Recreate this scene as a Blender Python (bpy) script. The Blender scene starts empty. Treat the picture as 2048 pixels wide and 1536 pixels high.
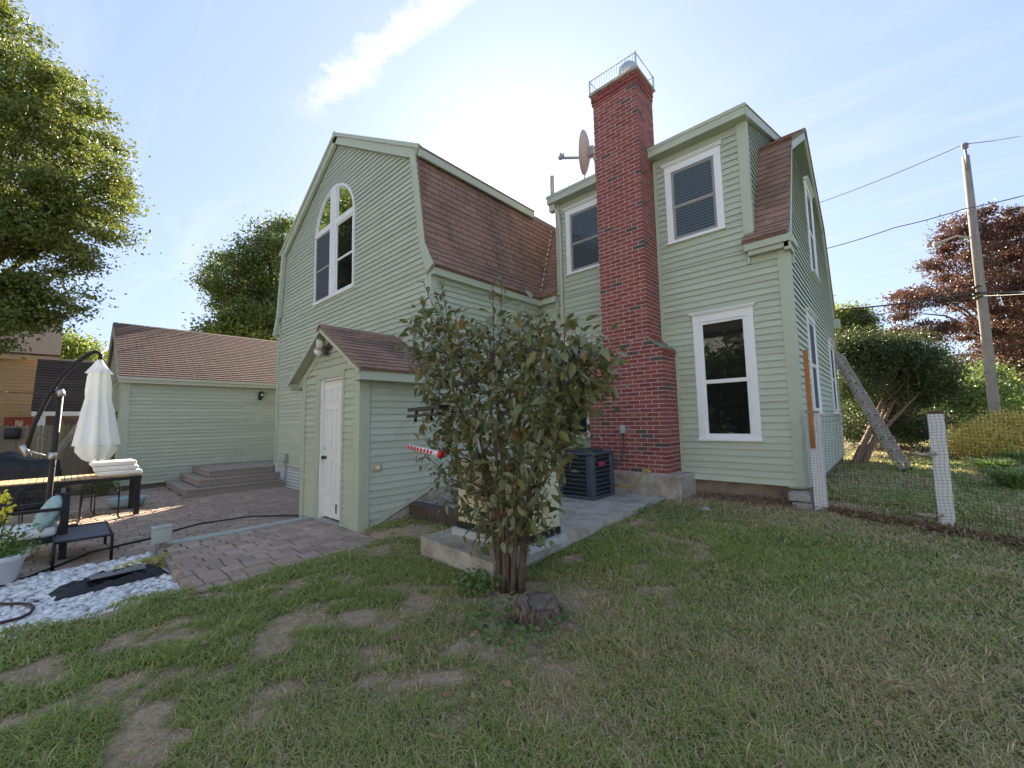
import bpy, bmesh, math, random
import numpy as np
from mathutils import Vector, Matrix
random.seed(11); rng = np.random.default_rng(11)
sc = bpy.context.scene
col = sc.collection
R_ = math.radians

# ------------------------------------------------------------------ camera
YAW, PITCH, ROLL, FPX, CAMZ = -0.739879, 0.088221, -0.0194168, 822.83, 1.5
def _cam_axes():
    ca, sa, cb, sb, cc, s_ = math.cos(YAW), math.sin(YAW), math.cos(PITCH), math.sin(PITCH), math.cos(ROLL), math.sin(ROLL)
    fwd = Vector((sa*cb, ca*cb, sb)); right = Vector((ca, -sa, 0)); up = right.cross(fwd)
    return right*cc + up*s_, -right*s_ + up*cc, fwd
CR, CU, CF = _cam_axes()
CAM = Vector((0, 0, CAMZ))
cd = bpy.data.cameras.new('camera'); cam = bpy.data.objects.new('camera', cd); col.objects.link(cam)
cd.sensor_fit = 'HORIZONTAL'; cd.sensor_width = 36; cd.lens = FPX/2048*36; cd.clip_start = .05; cd.clip_end = 3000
cam.matrix_world = Matrix((( CR.x, CU.x, -CF.x, 0), (CR.y, CU.y, -CF.y, 0), (CR.z, CU.z, -CF.z, CAMZ), (0, 0, 0, 1)))
sc.camera = cam
sc.render.resolution_x = 1024; sc.render.resolution_y = 768

# ------------------------------------------------------------------ light
SUN_EL, SUN_AZ = R_(28.0), R_(-40.0)          # azimuth clockwise from +Y
SUN_DIR = Vector((math.sin(SUN_AZ)*math.cos(SUN_EL), math.cos(SUN_AZ)*math.cos(SUN_EL), math.sin(SUN_EL)))
w = bpy.data.worlds.new('World'); sc.world = w; w.use_nodes = True
def SKYP(px, py):
    d = CR*((px-1024)/FPX) - CU*((py-768)/FPX) + CF; return d.x/d.z, d.y/d.z
nt = w.node_tree; N = nt.nodes; L = nt.links
for n in list(N): N.remove(n)
out = N.new('ShaderNodeOutputWorld'); bg = N.new('ShaderNodeBackground'); sky = N.new('ShaderNodeTexSky')
sky.sky_type = 'NISHITA'; sky.sun_disc = False; sky.sun_elevation = SUN_EL; sky.sun_rotation = SUN_AZ
sky.altitude = 10; sky.air_density = 1.0; sky.dust_density = 1.3; sky.ozone_density = 1.6
bg.inputs['Strength'].default_value = 0.12
def wmath(op, a, b=None):
    m = N.new('ShaderNodeMath'); m.operation = op
    for i, v in enumerate((a, b)):
        if v is None: continue
        if isinstance(v, (int, float)): m.inputs[i].default_value = v
        else: L.new(v, m.inputs[i])
    return m.outputs[0]
tc = N.new('ShaderNodeTexCoord'); sx = N.new('ShaderNodeSeparateXYZ'); L.new(tc.outputs['Generated'], sx.inputs[0])
zz = wmath('MAXIMUM', sx.outputs[2], 0.06)
pu = wmath('DIVIDE', sx.outputs[0], zz); pv = wmath('DIVIDE', sx.outputs[1], zz)
cx = N.new('ShaderNodeCombineXYZ'); L.new(pu, cx.inputs[0]); L.new(pv, cx.inputs[1])
mp = N.new('ShaderNodeMapping'); L.new(cx.outputs[0], mp.inputs[0])
mp.inputs['Rotation'].default_value = (0, 0, R_(62)); mp.inputs['Scale'].default_value = (0.55, 2.6, 1); mp.inputs['Location'].default_value = (3.1, 0.75, 0)
nz = N.new('ShaderNodeTexNoise'); nz.inputs['Scale'].default_value = 1.15; nz.inputs['Detail'].default_value = 9; nz.inputs['Roughness'].default_value = .62; nz.inputs['Distortion'].default_value = .5
L.new(mp.outputs[0], nz.inputs['Vector'])
rp = N.new('ShaderNodeValToRGB'); rp.color_ramp.elements[0].position = .50; rp.color_ramp.elements[1].position = .80
L.new(nz.outputs['Fac'], rp.inputs[0])
fade = N.new('ShaderNodeMapRange'); fade.inputs[1].default_value = .03; fade.inputs[2].default_value = .30; L.new(sx.outputs[2], fade.inputs[0])
cf = wmath('MULTIPLY', rp.outputs[0], fade.outputs[0]); cf = wmath('MULTIPLY', cf, .30)
# one broad streak of cirrus: distance from a line across the sky plane
p1, p2 = SKYP(632, 205), SKYP(905, -20); du, dv = p2[0]-p1[0], p2[1]-p1[1]; ln_ = math.hypot(du, dv); du, dv = du/ln_, dv/ln_
ac = wmath('ADD', wmath('MULTIPLY', wmath('SUBTRACT', pu, p1[0]), -dv), wmath('MULTIPLY', wmath('SUBTRACT', pv, p1[1]), du))
al = wmath('ADD', wmath('MULTIPLY', wmath('SUBTRACT', pu, p1[0]), du), wmath('MULTIPLY', wmath('SUBTRACT', pv, p1[1]), dv))
n2 = N.new('ShaderNodeTexNoise'); n2.inputs['Scale'].default_value = 7; n2.inputs['Detail'].default_value = 9; n2.inputs['Roughness'].default_value = .7; L.new(cx.outputs[0], n2.inputs['Vector'])
wob = wmath('MULTIPLY', wmath('SUBTRACT', n2.outputs['Fac'], .5), .22)
band = wmath('SUBTRACT', 1.0, wmath('DIVIDE', wmath('ABSOLUTE', wmath('ADD', ac, wob)), .06)); band = wmath('MAXIMUM', band, 0)
sm = N.new('ShaderNodeMapRange'); sm.inputs[1].default_value = -.12; sm.inputs[2].default_value = .12; L.new(al, sm.inputs[0])
band = wmath('MULTIPLY', wmath('MULTIPLY', band, sm.outputs[0]), wmath('MULTIPLY', n2.outputs['Fac'], 1.5))
cf = wmath('MINIMUM', wmath('ADD', cf, wmath('MULTIPLY', band, 1.25)), .9)
gam = N.new('ShaderNodeGamma'); gam.inputs[1].default_value = .36; L.new(sky.outputs[0], gam.inputs[0])
mul = N.new('ShaderNodeMixRGB'); mul.blend_type = 'MULTIPLY'; mul.inputs[0].default_value = 1; L.new(gam.outputs[0], mul.inputs[1]); mul.inputs[2].default_value = (.84, .98, 1.24, 1)
mx = N.new('ShaderNodeMixRGB'); mx.blend_type = 'MIX'; L.new(cf, mx.inputs[0]); L.new(mul.outputs[0], mx.inputs[1])
mx.inputs[2].default_value = (2.35, 2.38, 2.42, 1)
L.new(mx.outputs[0], bg.inputs['Color']); L.new(bg.outputs[0], out.inputs[0])
sl = bpy.data.lights.new('sun', 'SUN'); sl.energy = 5.0; sl.angle = R_(0.6); sl.color = (1, .86, .66)
so = bpy.data.objects.new('sun', sl); col.objects.link(so)
so.rotation_euler = (-SUN_DIR).to_track_quat('-Z', 'Y').to_euler(); so.location = (-20, 25, 30)
sc.view_settings.view_transform = 'Standard'; sc.view_settings.look = 'None'; sc.view_settings.gamma = 1
sc.view_settings.exposure = 2.1
try: sc.cycles.max_bounces = 6; sc.cycles.transparent_max_bounces = 12
except Exception: pass

# ------------------------------------------------------------------ pixel to place
def ray(px, py): return CR*((px-1024)/FPX) - CU*((py-768)/FPX) + CF
def onx(px, py, x): d = ray(px, py); return CAM + d*(x/d.x)
def ony(px, py, y): d = ray(px, py); return CAM + d*(y/d.y)
def onz(px, py, z): d = ray(px, py); return CAM + d*((z-CAMZ)/d.z)
def toward(px, py, depth): d = ray(px, py); return CAM + d*depth      # depth along the lens axis
def proj(p):
    q = Vector(p)-CAM; f = q.dot(CF); return 1024+FPX*q.dot(CR)/f, 768-FPX*q.dot(CU)/f, f
def lawn_z(x, y):
    return .05 + .034*np.clip(y, -3, 7.3) + .018*(np.clip(x, -16, 6)+1)
def G(px, py):
    z = .2
    for _ in range(12):
        p = onz(px, py, z); z = float(lawn_z(p.x, p.y))
    return Vector((p.x, p.y, z))
PZ = -0.10                                     # level of the patio

# ------------------------------------------------------------------ materials
MATS = {}
def mat(name, c, rough=.6, var=0., noise=None, bump=None, metal=0., hue=None, spec=.5, c2=None, rnd='obj', transl=0., stain=None):
    """c base colour; var value spread per object/island; noise=(scale,amount); bump=(scale,strength,dist); c2 second colour picked at random; stain=(colour, scale, low, high)"""
    if name in MATS: return MATS[name]
    m = bpy.data.materials.new(name); m.use_nodes = True; n = m.node_tree.nodes; l = m.node_tree.links
    b = n['Principled BSDF']; b.inputs['Roughness'].default_value = rough; b.inputs['Metallic'].default_value = metal
    b.inputs['Specular IOR Level'].default_value = spec
    col_out = None
    rgb = n.new('ShaderNodeRGB'); rgb.outputs[0].default_value = (*c, 1); col_out = rgb.outputs[0]
    geo = n.new('ShaderNodeNewGeometry')
    if rnd == 'obj': rn = n.new('ShaderNodeObjectInfo').outputs['Random']
    else: rn = geo.outputs['Random Per Island']
    if c2:
        ramp = n.new('ShaderNodeValToRGB'); els = ramp.color_ramp.elements
        seq = [(0, c)] + list(c2)
        while len(els) < len(seq): els.new(.5)
        for e, (p, cc) in zip(els, seq): e.position = p; e.color = (*cc, 1)
        ramp.color_ramp.interpolation = 'CONSTANT' if hue == 'const' else 'LINEAR'
        l.new(rn, ramp.inputs[0]); col_out = ramp.outputs[0]
    if var:
        mr = n.new('ShaderNodeMapRange'); mr.inputs[3].default_value = 1-var; mr.inputs[4].default_value = 1+var
        wn = n.new('ShaderNodeTexWhiteNoise'); wn.noise_dimensions = '1D'; l.new(rn, wn.inputs['W']); l.new(wn.outputs['Value'], mr.inputs[0])
        hs = n.new('ShaderNodeHueSaturation'); l.new(col_out, hs.inputs['Color']); l.new(mr.outputs[0], hs.inputs['Value']); col_out = hs.outputs[0]
    if noise:
        nx = n.new('ShaderNodeTexNoise'); nx.inputs['Scale'].default_value = noise[0]; nx.inputs['Detail'].default_value = 7; nx.inputs['Roughness'].default_value = .65
        l.new(geo.outputs['Position'], nx.inputs['Vector'])
        mr = n.new('ShaderNodeMapRange'); mr.inputs[1].default_value = .25; mr.inputs[2].default_value = .75; mr.inputs[3].default_value = 1-noise[1]; mr.inputs[4].default_value = 1+noise[1]
        l.new(nx.outputs['Fac'], mr.inputs[0])
        hs = n.new('ShaderNodeHueSaturation'); l.new(col_out, hs.inputs['Color']); l.new(mr.outputs[0], hs.inputs['Value']); col_out = hs.outputs[0]
    if stain:
        nx = n.new('ShaderNodeTexNoise'); nx.inputs['Scale'].default_value = stain[1]; nx.inputs['Detail'].default_value = 8; nx.inputs['Roughness'].default_value = .7
        mpp = n.new('ShaderNodeMapping'); mpp.inputs['Scale'].default_value = stain[4] if len(stain) > 4 else (1, 1, 1)
        l.new(geo.outputs['Position'], mpp.inputs[0]); l.new(mpp.outputs[0], nx.inputs['Vector'])
        mr = n.new('ShaderNodeMapRange'); mr.inputs[1].default_value = stain[2]; mr.inputs[2].default_value = stain[3]; l.new(nx.outputs['Fac'], mr.inputs[0])
        mxx = n.new('ShaderNodeMixRGB'); l.new(mr.outputs[0], mxx.inputs[0]); l.new(col_out, mxx.inputs[1]); mxx.inputs[2].default_value = (*stain[0], 1); col_out = mxx.outputs[0]
    l.new(col_out, b.inputs['Base Color'])
    if bump:
        nb = n.new('ShaderNodeTexNoise'); nb.inputs['Scale'].default_value = bump[0]; nb.inputs['Detail'].default_value = 6
        l.new(geo.outputs['Position'], nb.inputs['Vector'])
        bp = n.new('ShaderNodeBump'); bp.inputs['Strength'].default_value = bump[1]; bp.inputs['Distance'].default_value = bump[2] if len(bump) > 2 else .01
        l.new(nb.outputs['Fac'], bp.inputs['Height']); l.new(bp.outputs[0], b.inputs['Normal'])
    if transl:
        tr = n.new('ShaderNodeBsdfTranslucent'); l.new(col_out, tr.inputs['Color'])
        sc_ = n.new('ShaderNodeMixRGB'); sc_.blend_type = 'MULTIPLY'; sc_.inputs[0].default_value = 1; l.new(col_out, sc_.inputs[1]); k_ = transl*1.7; sc_.inputs[2].default_value = (k_, k_, k_*.75, 1); l.new(sc_.outputs[0], tr.inputs['Color'])
        ms = n.new('ShaderNodeAddShader')
        o = n['Material Output']; l.new(b.outputs[0], ms.inputs[0]); l.new(tr.outputs[0], ms.inputs[1]); l.new(ms.outputs[0], o.inputs[0])
    MATS[name] = m; return m
def glass_mat():
    m = bpy.data.materials.new('window_glass'); m.use_nodes = True; n = m.node_tree.nodes; l = m.node_tree.links
    n.remove(n['Principled BSDF']); t = n.new('ShaderNodeBsdfTransparent'); t.inputs[0].default_value = (.75, .8, .8, 1)
    g = n.new('ShaderNodeBsdfGlossy'); g.inputs['Roughness'].default_value = .015; g.inputs['Color'].default_value = (.9, .95, 1, 1)
    fr = n.new('ShaderNodeFresnel'); fr.inputs[0].default_value = 1.42
    ms = n.new('ShaderNodeMixShader'); l.new(fr.outputs[0], ms.inputs[0]); l.new(t.outputs[0], ms.inputs[1]); l.new(g.outputs[0], ms.inputs[2])
    l.new(ms.outputs[0], n['Material Output'].inputs[0]); return m
GLASS = glass_mat()
SAGE = mat('sage_paint', (.45, .495, .395), .55, var=.06, noise=(2.2, .06), bump=(60, .08, .004), stain=((.34, .35, .26), 1.3, .60, .82))
TRIM = mat('sage_trim', (.45, .495, .395), .5, noise=(3, .05))
WHITE = mat('white_trim', (.80, .81, .82), .4, noise=(5, .03))
SHING = mat('roof_shingle', (.28, .165, .125), .9, c2=[(.5, (.315, .19, .145)), (1, (.245, .15, .118))], var=.09, noise=(90, .22), bump=(160, .5, .004), stain=((.10, .072, .064), .9, .50, .72, (1, 1, .35)))
SHING_I = mat('roof_shingle_mass', (.28, .165, .125), .9, c2=[(.5, (.315, .19, .145)), (1, (.245, .15, .118))], var=.09, rnd='isl', noise=(90, .22), bump=(160, .5, .004), stain=((.10, .072, .064), .9, .50, .72, (1, 1, .35)))
bricks = [(.15, (.275, .07, .06)), (.4, (.225, .052, .048)), (.6, (.295, .085, .07)), (.8, (.245, .063, .055)), (.945, (.085, .066, .064))]
BRICK = mat('chimney_brick', (.24, .058, .05), .85, c2=bricks, hue='const', var=.12, noise=(40, .18), bump=(90, .35, .006))
BRICK_I = mat('chimney_brick_mass', (.24, .058, .05), .85, c2=bricks, hue='const', var=.12, rnd='isl', noise=(40, .18), bump=(90, .35, .006))
MORTAR = mat('mortar', (.46, .38, .35), .95, noise=(30, .12), bump=(80, .3, .004))
CONC = mat('concrete', (.42, .385, .335), .92, noise=(9, .2), bump=(50, .5, .008), stain=((.22, .17, .125), 3.2, .46, .70))
CONC_D = mat('earth_stained_concrete', (.22, .17, .125), .95, noise=(7, .25), bump=(40, .5, .01), stain=((.10, .07, .05), 2.5, .5, .7))
PAVER = mat('paver', (.36, .275, .22), .92, c2=[(.35, (.40, .305, .245)), (.7, (.32, .25, .205)), (1, (.38, .28, .21))], var=.15, noise=(25, .2), bump=(120, .5, .005))
PAVER_I = mat('paver_mass', (.36, .275, .22), .92, c2=[(.35, (.40, .305, .245)), (.7, (.32, .25, .205)), (1, (.38, .28, .21))], var=.15, rnd='isl', noise=(25, .2), bump=(120, .5, .005))
JOINT = mat('joint_sand', (.05, .04, .032), .97, noise=(30, .3))
DECK = mat('composite_deck', (.33, .275, .24), .6, var=.05, noise=(14, .08), bump=(60, .2, .003))
BLACK = mat('black_metal', (.012, .012, .013), .42)
STEEL = mat('aluminium', (.55, .55, .54), .38, metal=.85, noise=(20, .12))
GREYBOX = mat('grey_plastic', (.40, .43, .40), .5)
SHADE_BLACK = mat('shade_black', (.012, .012, .012), .9)  # black painted in for the shade of openings and unlit rooms
BARK = mat('bark', (.105, .075, .055), .95, noise=(18, .35), bump=(30, .9, .02))
WOODG = mat('weathered_wood', (.27, .215, .16), .9, var=.15, noise=(12, .25), bump=(40, .4, .006))

# ------------------------------------------------------------------ mesh helpers
ORG = {}
class MB:
    def __init__(s): s.v = []; s.f = []; s.sm = []
    def add(s, vs, fs, smooth=False):
        b = len(s.v); s.v += [tuple(p) for p in vs]
        for f in fs: s.f.append(tuple(b+i for i in f)); s.sm.append(smooth)
        return s
    def box(s, lo, hi, M=None):
        x0, y0, z0 = lo; x1, y1, z1 = hi
        vs = [Vector(p) for p in ((x0,y0,z0),(x1,y0,z0),(x1,y1,z0),(x0,y1,z0),(x0,y0,z1),(x1,y0,z1),(x1,y1,z1),(x0,y1,z1))]
        if M: vs = [M @ p for p in vs]
        return s.add(vs, [(0,3,2,1),(4,5,6,7),(0,1,5,4),(1,2,6,5),(2,3,7,6),(3,0,4,7)])
    def rbox(s, lo, hi, r, M=None, seg=2):
        bm = bmesh.new(); bmesh.ops.create_cube(bm, size=1)
        for v in bm.verts: v.co = Vector([lo[i] + (v.co[i]+.5)*(hi[i]-lo[i]) for i in range(3)])
        bmesh.ops.bevel(bm, geom=bm.edges[:], offset=r, segments=seg, affect='EDGES', profile=.5)
        bm.verts.index_update()
        vs = [(M @ v.co) if M else v.co.copy() for v in bm.verts]; fs = [[v.index for v in f.verts] for f in bm.faces]
        bm.free(); return s.add(vs, fs, seg > 1)
    def prism(s, pts, off):
        """polygon pts (3d, planar) extruded by vector off"""
        n = len(pts); pts = [Vector(p) for p in pts]; off = Vector(off)
        return s.add(pts+[p+off for p in pts], [tuple(range(n))[::-1], tuple(range(n, 2*n))] + [(i, (i+1) % n, n+(i+1) % n, n+i) for i in range(n)])
    def bar(s, a, b, wx, wy, up=(0,0,1)):
        a = Vector(a); b = Vector(b); d = (b-a).normalized(); u = Vector(up)
        if abs(d.dot(u)) > .98: u = Vector((0, 1, 0))
        x = d.cross(u).normalized(); y = x.cross(d)
        q = [x*sx_*wx/2 + y*sy_*wy/2 for sx_, sy_ in ((-1,-1),(1,-1),(1,1),(-1,1))]
        return s.add([a+k for k in q]+[b+k for k in q], [(0,3,2,1),(4,5,6,7),(0,1,5,4),(1,2,6,5),(2,3,7,6),(3,0,4,7)])
    def tube(s, pts, r, n=8, caps=True):
        pts = [Vector(p) for p in pts]; m = len(pts)
        rs = r if isinstance(r, (list, tuple)) else [r]*m
        up = Vector((0, 0, 1)); vs = []; prev = None
        for i, p in enumerate(pts):
            d = (pts[min(i+1, m-1)]-pts[max(i-1, 0)]).normalized()
            if prev is None:
                x = d.cross(up) if abs(d.z) < .95 else d.cross(Vector((0, 1, 0)))
            else: x = prev - d*prev.dot(d)
            x.normalize(); prev = x; y = d.cross(x)
            for k in range(n):
                a = 2*math.pi*k/n; vs.append(p + (x*math.cos(a)+y*math.sin(a))*rs[i])
        fs = [(i*n+k, i*n+(k+1) % n, (i+1)*n+(k+1) % n, (i+1)*n+k) for i in range(m-1) for k in range(n)]
        if caps: fs += [tuple(range(n))[::-1], tuple(range((m-1)*n, m*n))]
        return s.add(vs, fs, True)
    def lathe(s, prof, c, n=20, axis=None, smooth=True):
        """prof [(r,h)], centre c, axis vector"""
        ax = Vector(axis or (0, 0, 1)).normalized(); x = ax.orthogonal().normalized(); y = ax.cross(x); c = Vector(c); vs = []
        for r, h in prof:
            for k in range(n):
                a = 2*math.pi*k/n; vs.append(c + ax*h + (x*math.cos(a)+y*math.sin(a))*r)
        m = len(prof)
        fs = [(i*n+k, i*n+(k+1) % n, (i+1)*n+(k+1) % n, (i+1)*n+k) for i in range(m-1) for k in range(n)]
        fs += [tuple(range(n))[::-1], tuple(range((m-1)*n, m*n))]
        return s.add(vs, fs, smooth)
    def build(s, name, material, parent=None, kind=None):
        me = bpy.data.meshes.new(name)
        if parent is not None: o0 = ORG[parent.name]
        else:
            a = np.array(s.v); o0 = Vector((float((a[:,0].min()+a[:,0].max())/2), float((a[:,1].min()+a[:,1].max())/2), float(a[:,2].min())))
        me.from_pydata([tuple(Vector(p)-o0) for p in s.v], [], s.f)
        me.polygons.foreach_set('use_smooth', s.sm); me.materials.append(material)
        o = bpy.data.objects.new(name, me); col.objects.link(o)
        if parent is not None: o.parent = parent
        else: o.location = o0
        ORG[o.name] = o0
        if kind: o['kind'] = kind
        return o
def tag(o, label, cat, group=None):
    o['label'] = label; o['category'] = cat
    if group: o['group'] = group
    return o
def struct(o): o['kind'] = 'structure'; return o
def thing(name, loc, label, cat, group=None):
    o = bpy.data.objects.new(name, None); col.objects.link(o); o.location = loc; o.empty_display_size = .2; ORG[o.name] = Vector(loc)
    return tag(o, label, cat, group)
def place(name, mesh, parent, world_loc, rot=None, scale=None):
    """an object that shares mesh data"""
    o = bpy.data.objects.new(name, mesh); col.objects.link(o); o.parent = parent
    o0 = ORG[parent.name] if parent is not None else Vector((0, 0, 0))
    M4 = Matrix.Translation(Vector(world_loc)-o0)
    if rot is not None: M4 = M4 @ rot.to_4x4()
    if scale is not None: M4 = M4 @ Matrix.Diagonal((*scale, 1))
    o.matrix_basis = M4; ORG[o.name] = Vector(world_loc); return o
def np_mesh(name, verts, faces_n, idx, material, parent=None, kind=None, smooth=False):
    """verts (n,3) array, every face has faces_n corners, idx flat index array"""
    me = bpy.data.meshes.new(name); nf = len(idx)//faces_n
    me.vertices.add(len(verts)); me.loops.add(len(idx)); me.polygons.add(nf)
    o0 = np.array(ORG[parent.name]) if parent is not None else np.zeros(3)
    me.vertices.foreach_set('co', (verts-o0).astype(np.float32).ravel()); me.loops.foreach_set('vertex_index', idx.astype(np.int32))
    me.polygons.foreach_set('loop_start', (np.arange(nf)*faces_n).astype(np.int32))
    me.polygons.foreach_set('use_smooth', np.full(nf, smooth))
    me.materials.append(material); me.update(calc_edges=True)
    o = bpy.data.objects.new(name, me); col.objects.link(o)
    if parent is not None: o.parent = parent
    ORG[o.name] = Vector(o0)
    if kind: o['kind'] = kind
    return o

# ------------------------------------------------------------------ noise shared by ground and grass
_P = np.random.default_rng(5).random((256, 256))
def vnoise(x, y):
    xi = np.floor(x).astype(int); yi = np.floor(y).astype(int); fx = x-xi; fy = y-yi
    fx = fx*fx*(3-2*fx); fy = fy*fy*(3-2*fy); a = lambda i, j: _P[i % 256, j % 256]
    return (a(xi,yi)*(1-fx)+a(xi+1,yi)*fx)*(1-fy) + (a(xi,yi+1)*(1-fx)+a(xi+1,yi+1)*fx)*fy
def fbm(x, y, o=4):
    s = 0; t = 0
    for i in range(o): s = s + vnoise(x*2**i+17*i, y*2**i+9*i)*.5**i; t += .5**i
    return s/t
BARE0 = [(-3.05,2.15,.30,.20),(-2.92,1.50,.22,.16),(-3.80,.56,.42,.12),(-2.05,1.33,.24,.16),(-3.2,.95,.26,.10),(-4.5,2.6,.45,.38),(-4.9,3.1,.6,.6),(-1.95,2.05,.34,.22),(-2.5,.85,.18,.10),(-3.5,1.5,.22,.10)]
BARE = BARE0
def soil(x, y):
    """0 = thick grass, 1 = bare soil"""
    n = fbm(x*2.9+3, y*2.9+8, 5); s = np.clip((n-.625)*12, 0, .9)*np.clip((-.2-x)/1.6, .12, 1)
    j = fbm(x*3.3+40, y*3.3, 5); wx_ = x; x = x+.5*(fbm(x*2.1+11, y*2.1, 3)-.5); y = y+.5*(fbm(wx_*2.1+70, y*2.1+31, 3)-.5)
    for bx, by, ra, rb in BARE:
        d = ((x-bx)*.74+(y-by)*.67)**2/ra**2 + (-(x-bx)*.67+(y-by)*.74)**2/rb**2
        s = np.maximum(s, np.clip((1.5-np.sqrt(d)-2.6*(j-.38))*1.1, 0, 1))
    dh = np.clip((y-6.0-.5*(j-.5))/.9, 0, 1)*np.clip((.2-x)/.6, 0, 1)*np.clip((x+3.4)/.4, 0, 1)*np.clip((7.3-y)/.1, 0, 1)
    s = np.maximum(s, dh*.85)
    s = np.maximum(s, np.clip(1.5-np.hypot(x+2.1, y-2.4)/.62, 0, .9)*(j*1.6))
    return np.clip(s, 0, 1)
def dry(x, y):
    d = np.clip(fbm(x*.8+60, y*.8+5, 4)*2.2-.55, 0, 1)
    return np.clip(d*np.clip((x+3.4)/2.2, .15, 1)*1.1 + np.clip((y-4.8)/2, 0, .5)*np.clip((.6-x)/1, 0, 1), 0, 1)

# ================================================================== GROUND
def axis(lo, hi, step, far):
    near = np.arange(lo, hi+1e-6, step); g = []; d = step*1.5; p = hi
    while p < far: p += d; g.append(p); d *= 1.35
    h = []; d = step*1.5; p = lo
    while p > -far: p -= d; h.append(p); d *= 1.35
    return np.array(h[::-1]+list(near)+g)
gx = axis(-8, 3, .07, 900); gy = axis(-1.5, 9, .07, 900)
XX, YY = np.meshgrid(gx, gy, indexing='ij')
ZZ = lawn_z(XX, YY) + .03*(fbm(XX*1.1, YY*1.1, 3)-.5)
def inbox(x, y, x0, x1, y0, y1, f=.12): return np.clip((x-x0)/f+1, 0, 1)*np.clip((x1-x)/f+1, 0, 1)*np.clip((y-y0)/f+1, 0, 1)*np.clip((y1-y)/f+1, 0, 1)
dip = np.maximum(inbox(XX, YY, -15, -7.0, -8, 5.5), np.maximum(inbox(XX, YY, -7.1, -5.0, -8, .9), inbox(XX, YY, -7.1, -4.78, .9, 2.75)))
ZZ = np.where(dip > 0, ZZ*(1-dip) + np.minimum(ZZ, PZ-.09)*dip, ZZ)
nx_, ny_ = XX.shape
V = np.stack([XX.ravel(), YY.ravel(), ZZ.ravel()], 1)
I = np.arange(nx_*ny_).reshape(nx_, ny_)
Q = np.stack([I[:-1,:-1], I[1:,:-1], I[1:,1:], I[:-1,1:]], -1).reshape(-1)
gm = bpy.data.materials.new('lawn_soil'); gm.use_nodes = True; n = gm.node_tree.nodes; l = gm.node_tree.links
b = n['Principled BSDF']; b.inputs['Roughness'].default_value = 1; b.inputs['Specular IOR Level'].default_value = .1
at = n.new('ShaderNodeAttribute'); at.attribute_name = 'soil'
geo = n.new('ShaderNodeNewGeometry'); ns = n.new('ShaderNodeTexNoise'); ns.inputs['Scale'].default_value = 14; ns.inputs['Detail'].default_value = 8; ns.inputs['Roughness'].default_value = .7; l.new(geo.outputs['Position'], ns.inputs['Vector'])
r1 = n.new('ShaderNodeValToRGB'); r1.color_ramp.elements[0].color = (.075, .085, .03, 1); r1.color_ramp.elements[1].color = (.16, .165, .065, 1); r1.color_ramp.elements[0].position = .3; r1.color_ramp.elements[1].position = .7
r2 = n.new('ShaderNodeValToRGB'); r2.color_ramp.elements[0].color = (.29, .205, .145, 1); r2.color_ramp.elements[1].color = (.54, .40, .295, 1); r2.color_ramp.elements[0].position = .3; r2.color_ramp.elements[1].position = .7
l.new(ns.outputs['Fac'], r1.inputs[0]); l.new(ns.outputs['Fac'], r2.inputs[0])
mxg = n.new('ShaderNodeMixRGB'); l.new(at.outputs['Fac'], mxg.inputs[0]); l.new(r1.outputs[0], mxg.inputs[1]); l.new(r2.outputs[0], mxg.inputs[2]); l.new(mxg.outputs[0], b.inputs['Base Color'])
nb = n.new('ShaderNodeTexNoise'); nb.inputs['Scale'].default_value = 60; nb.inputs['Detail'].default_value = 6; l.new(geo.outputs['Position'], nb.inputs['Vector'])
bp = n.new('ShaderNodeBump'); bp.inputs['Strength'].default_value = .8; bp.inputs['Distance'].default_value = .02; l.new(nb.outputs['Fac'], bp.inputs['Height']); l.new(bp.outputs[0], b.inputs['Normal'])
ground = struct(np_mesh('lawn', V, 4, Q, gm, smooth=True))
ground['label'] = 'patchy lawn with bare brown soil spots sloping up to the house'
sa = np.clip(soil(XX, YY)*1.0 + np.clip(dip, 0, 1), 0, 1).ravel()
sa = np.where((np.abs(V[:,0]) > 30) | (np.abs(V[:,1]) > 40), 0, sa)
attr = ground.data.attributes.new('soil', 'FLOAT', 'POINT'); attr.data.foreach_set('value', sa.astype(np.float32))

# grass blades: one uncountable mass, thicker near the camera
def grass_points(n, x0, x1, y0, y1, power):
    """random points, kept with a chance that falls with distance"""
    out = []; tot = 0
    while tot < n:
        x = rng.uniform(x0, x1, 400000); y = rng.uniform(y0, y1, 400000)
        d = np.sqrt(x*x+y*y+1.5); keep = rng.random(400000) < np.minimum(1, (2.3/d)**power)
        s = soil(x, y); keep &= rng.random(400000) > s*.88
        keep &= ~((x < -6.95) & (y < 5)); keep &= ~((x < -5.0+.10*np.sin(y*9)) & (y < .93)); keep &= ~((x < -4.72) & (y > .9) & (y < 2.85)); keep &= ~((x < -5.4) & (y > 2.6) & (y < 7.5))
        keep &= ~((x > -3.85) & (x < -2.6) & (y > 2.62) & (y < 6.5)); keep &= ~((x < -2.6) & (x > -5.5) & (y > 3.9)); keep &= ~((x < -.95) & (y > 6.9)); keep &= ~((x < -2.35) & (y > 6.3))
        # only what the lens or a step beside it can see
        f = x*CF.x + y*CF.y; r = x*CR.x + y*CR.y; keep &= (f > .75) & (np.abs(r) < f*1.42+.8)
        out.append(np.stack([x[keep], y[keep]], 1)); tot += keep.sum()
    return np.concatenate(out)[:n]
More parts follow.
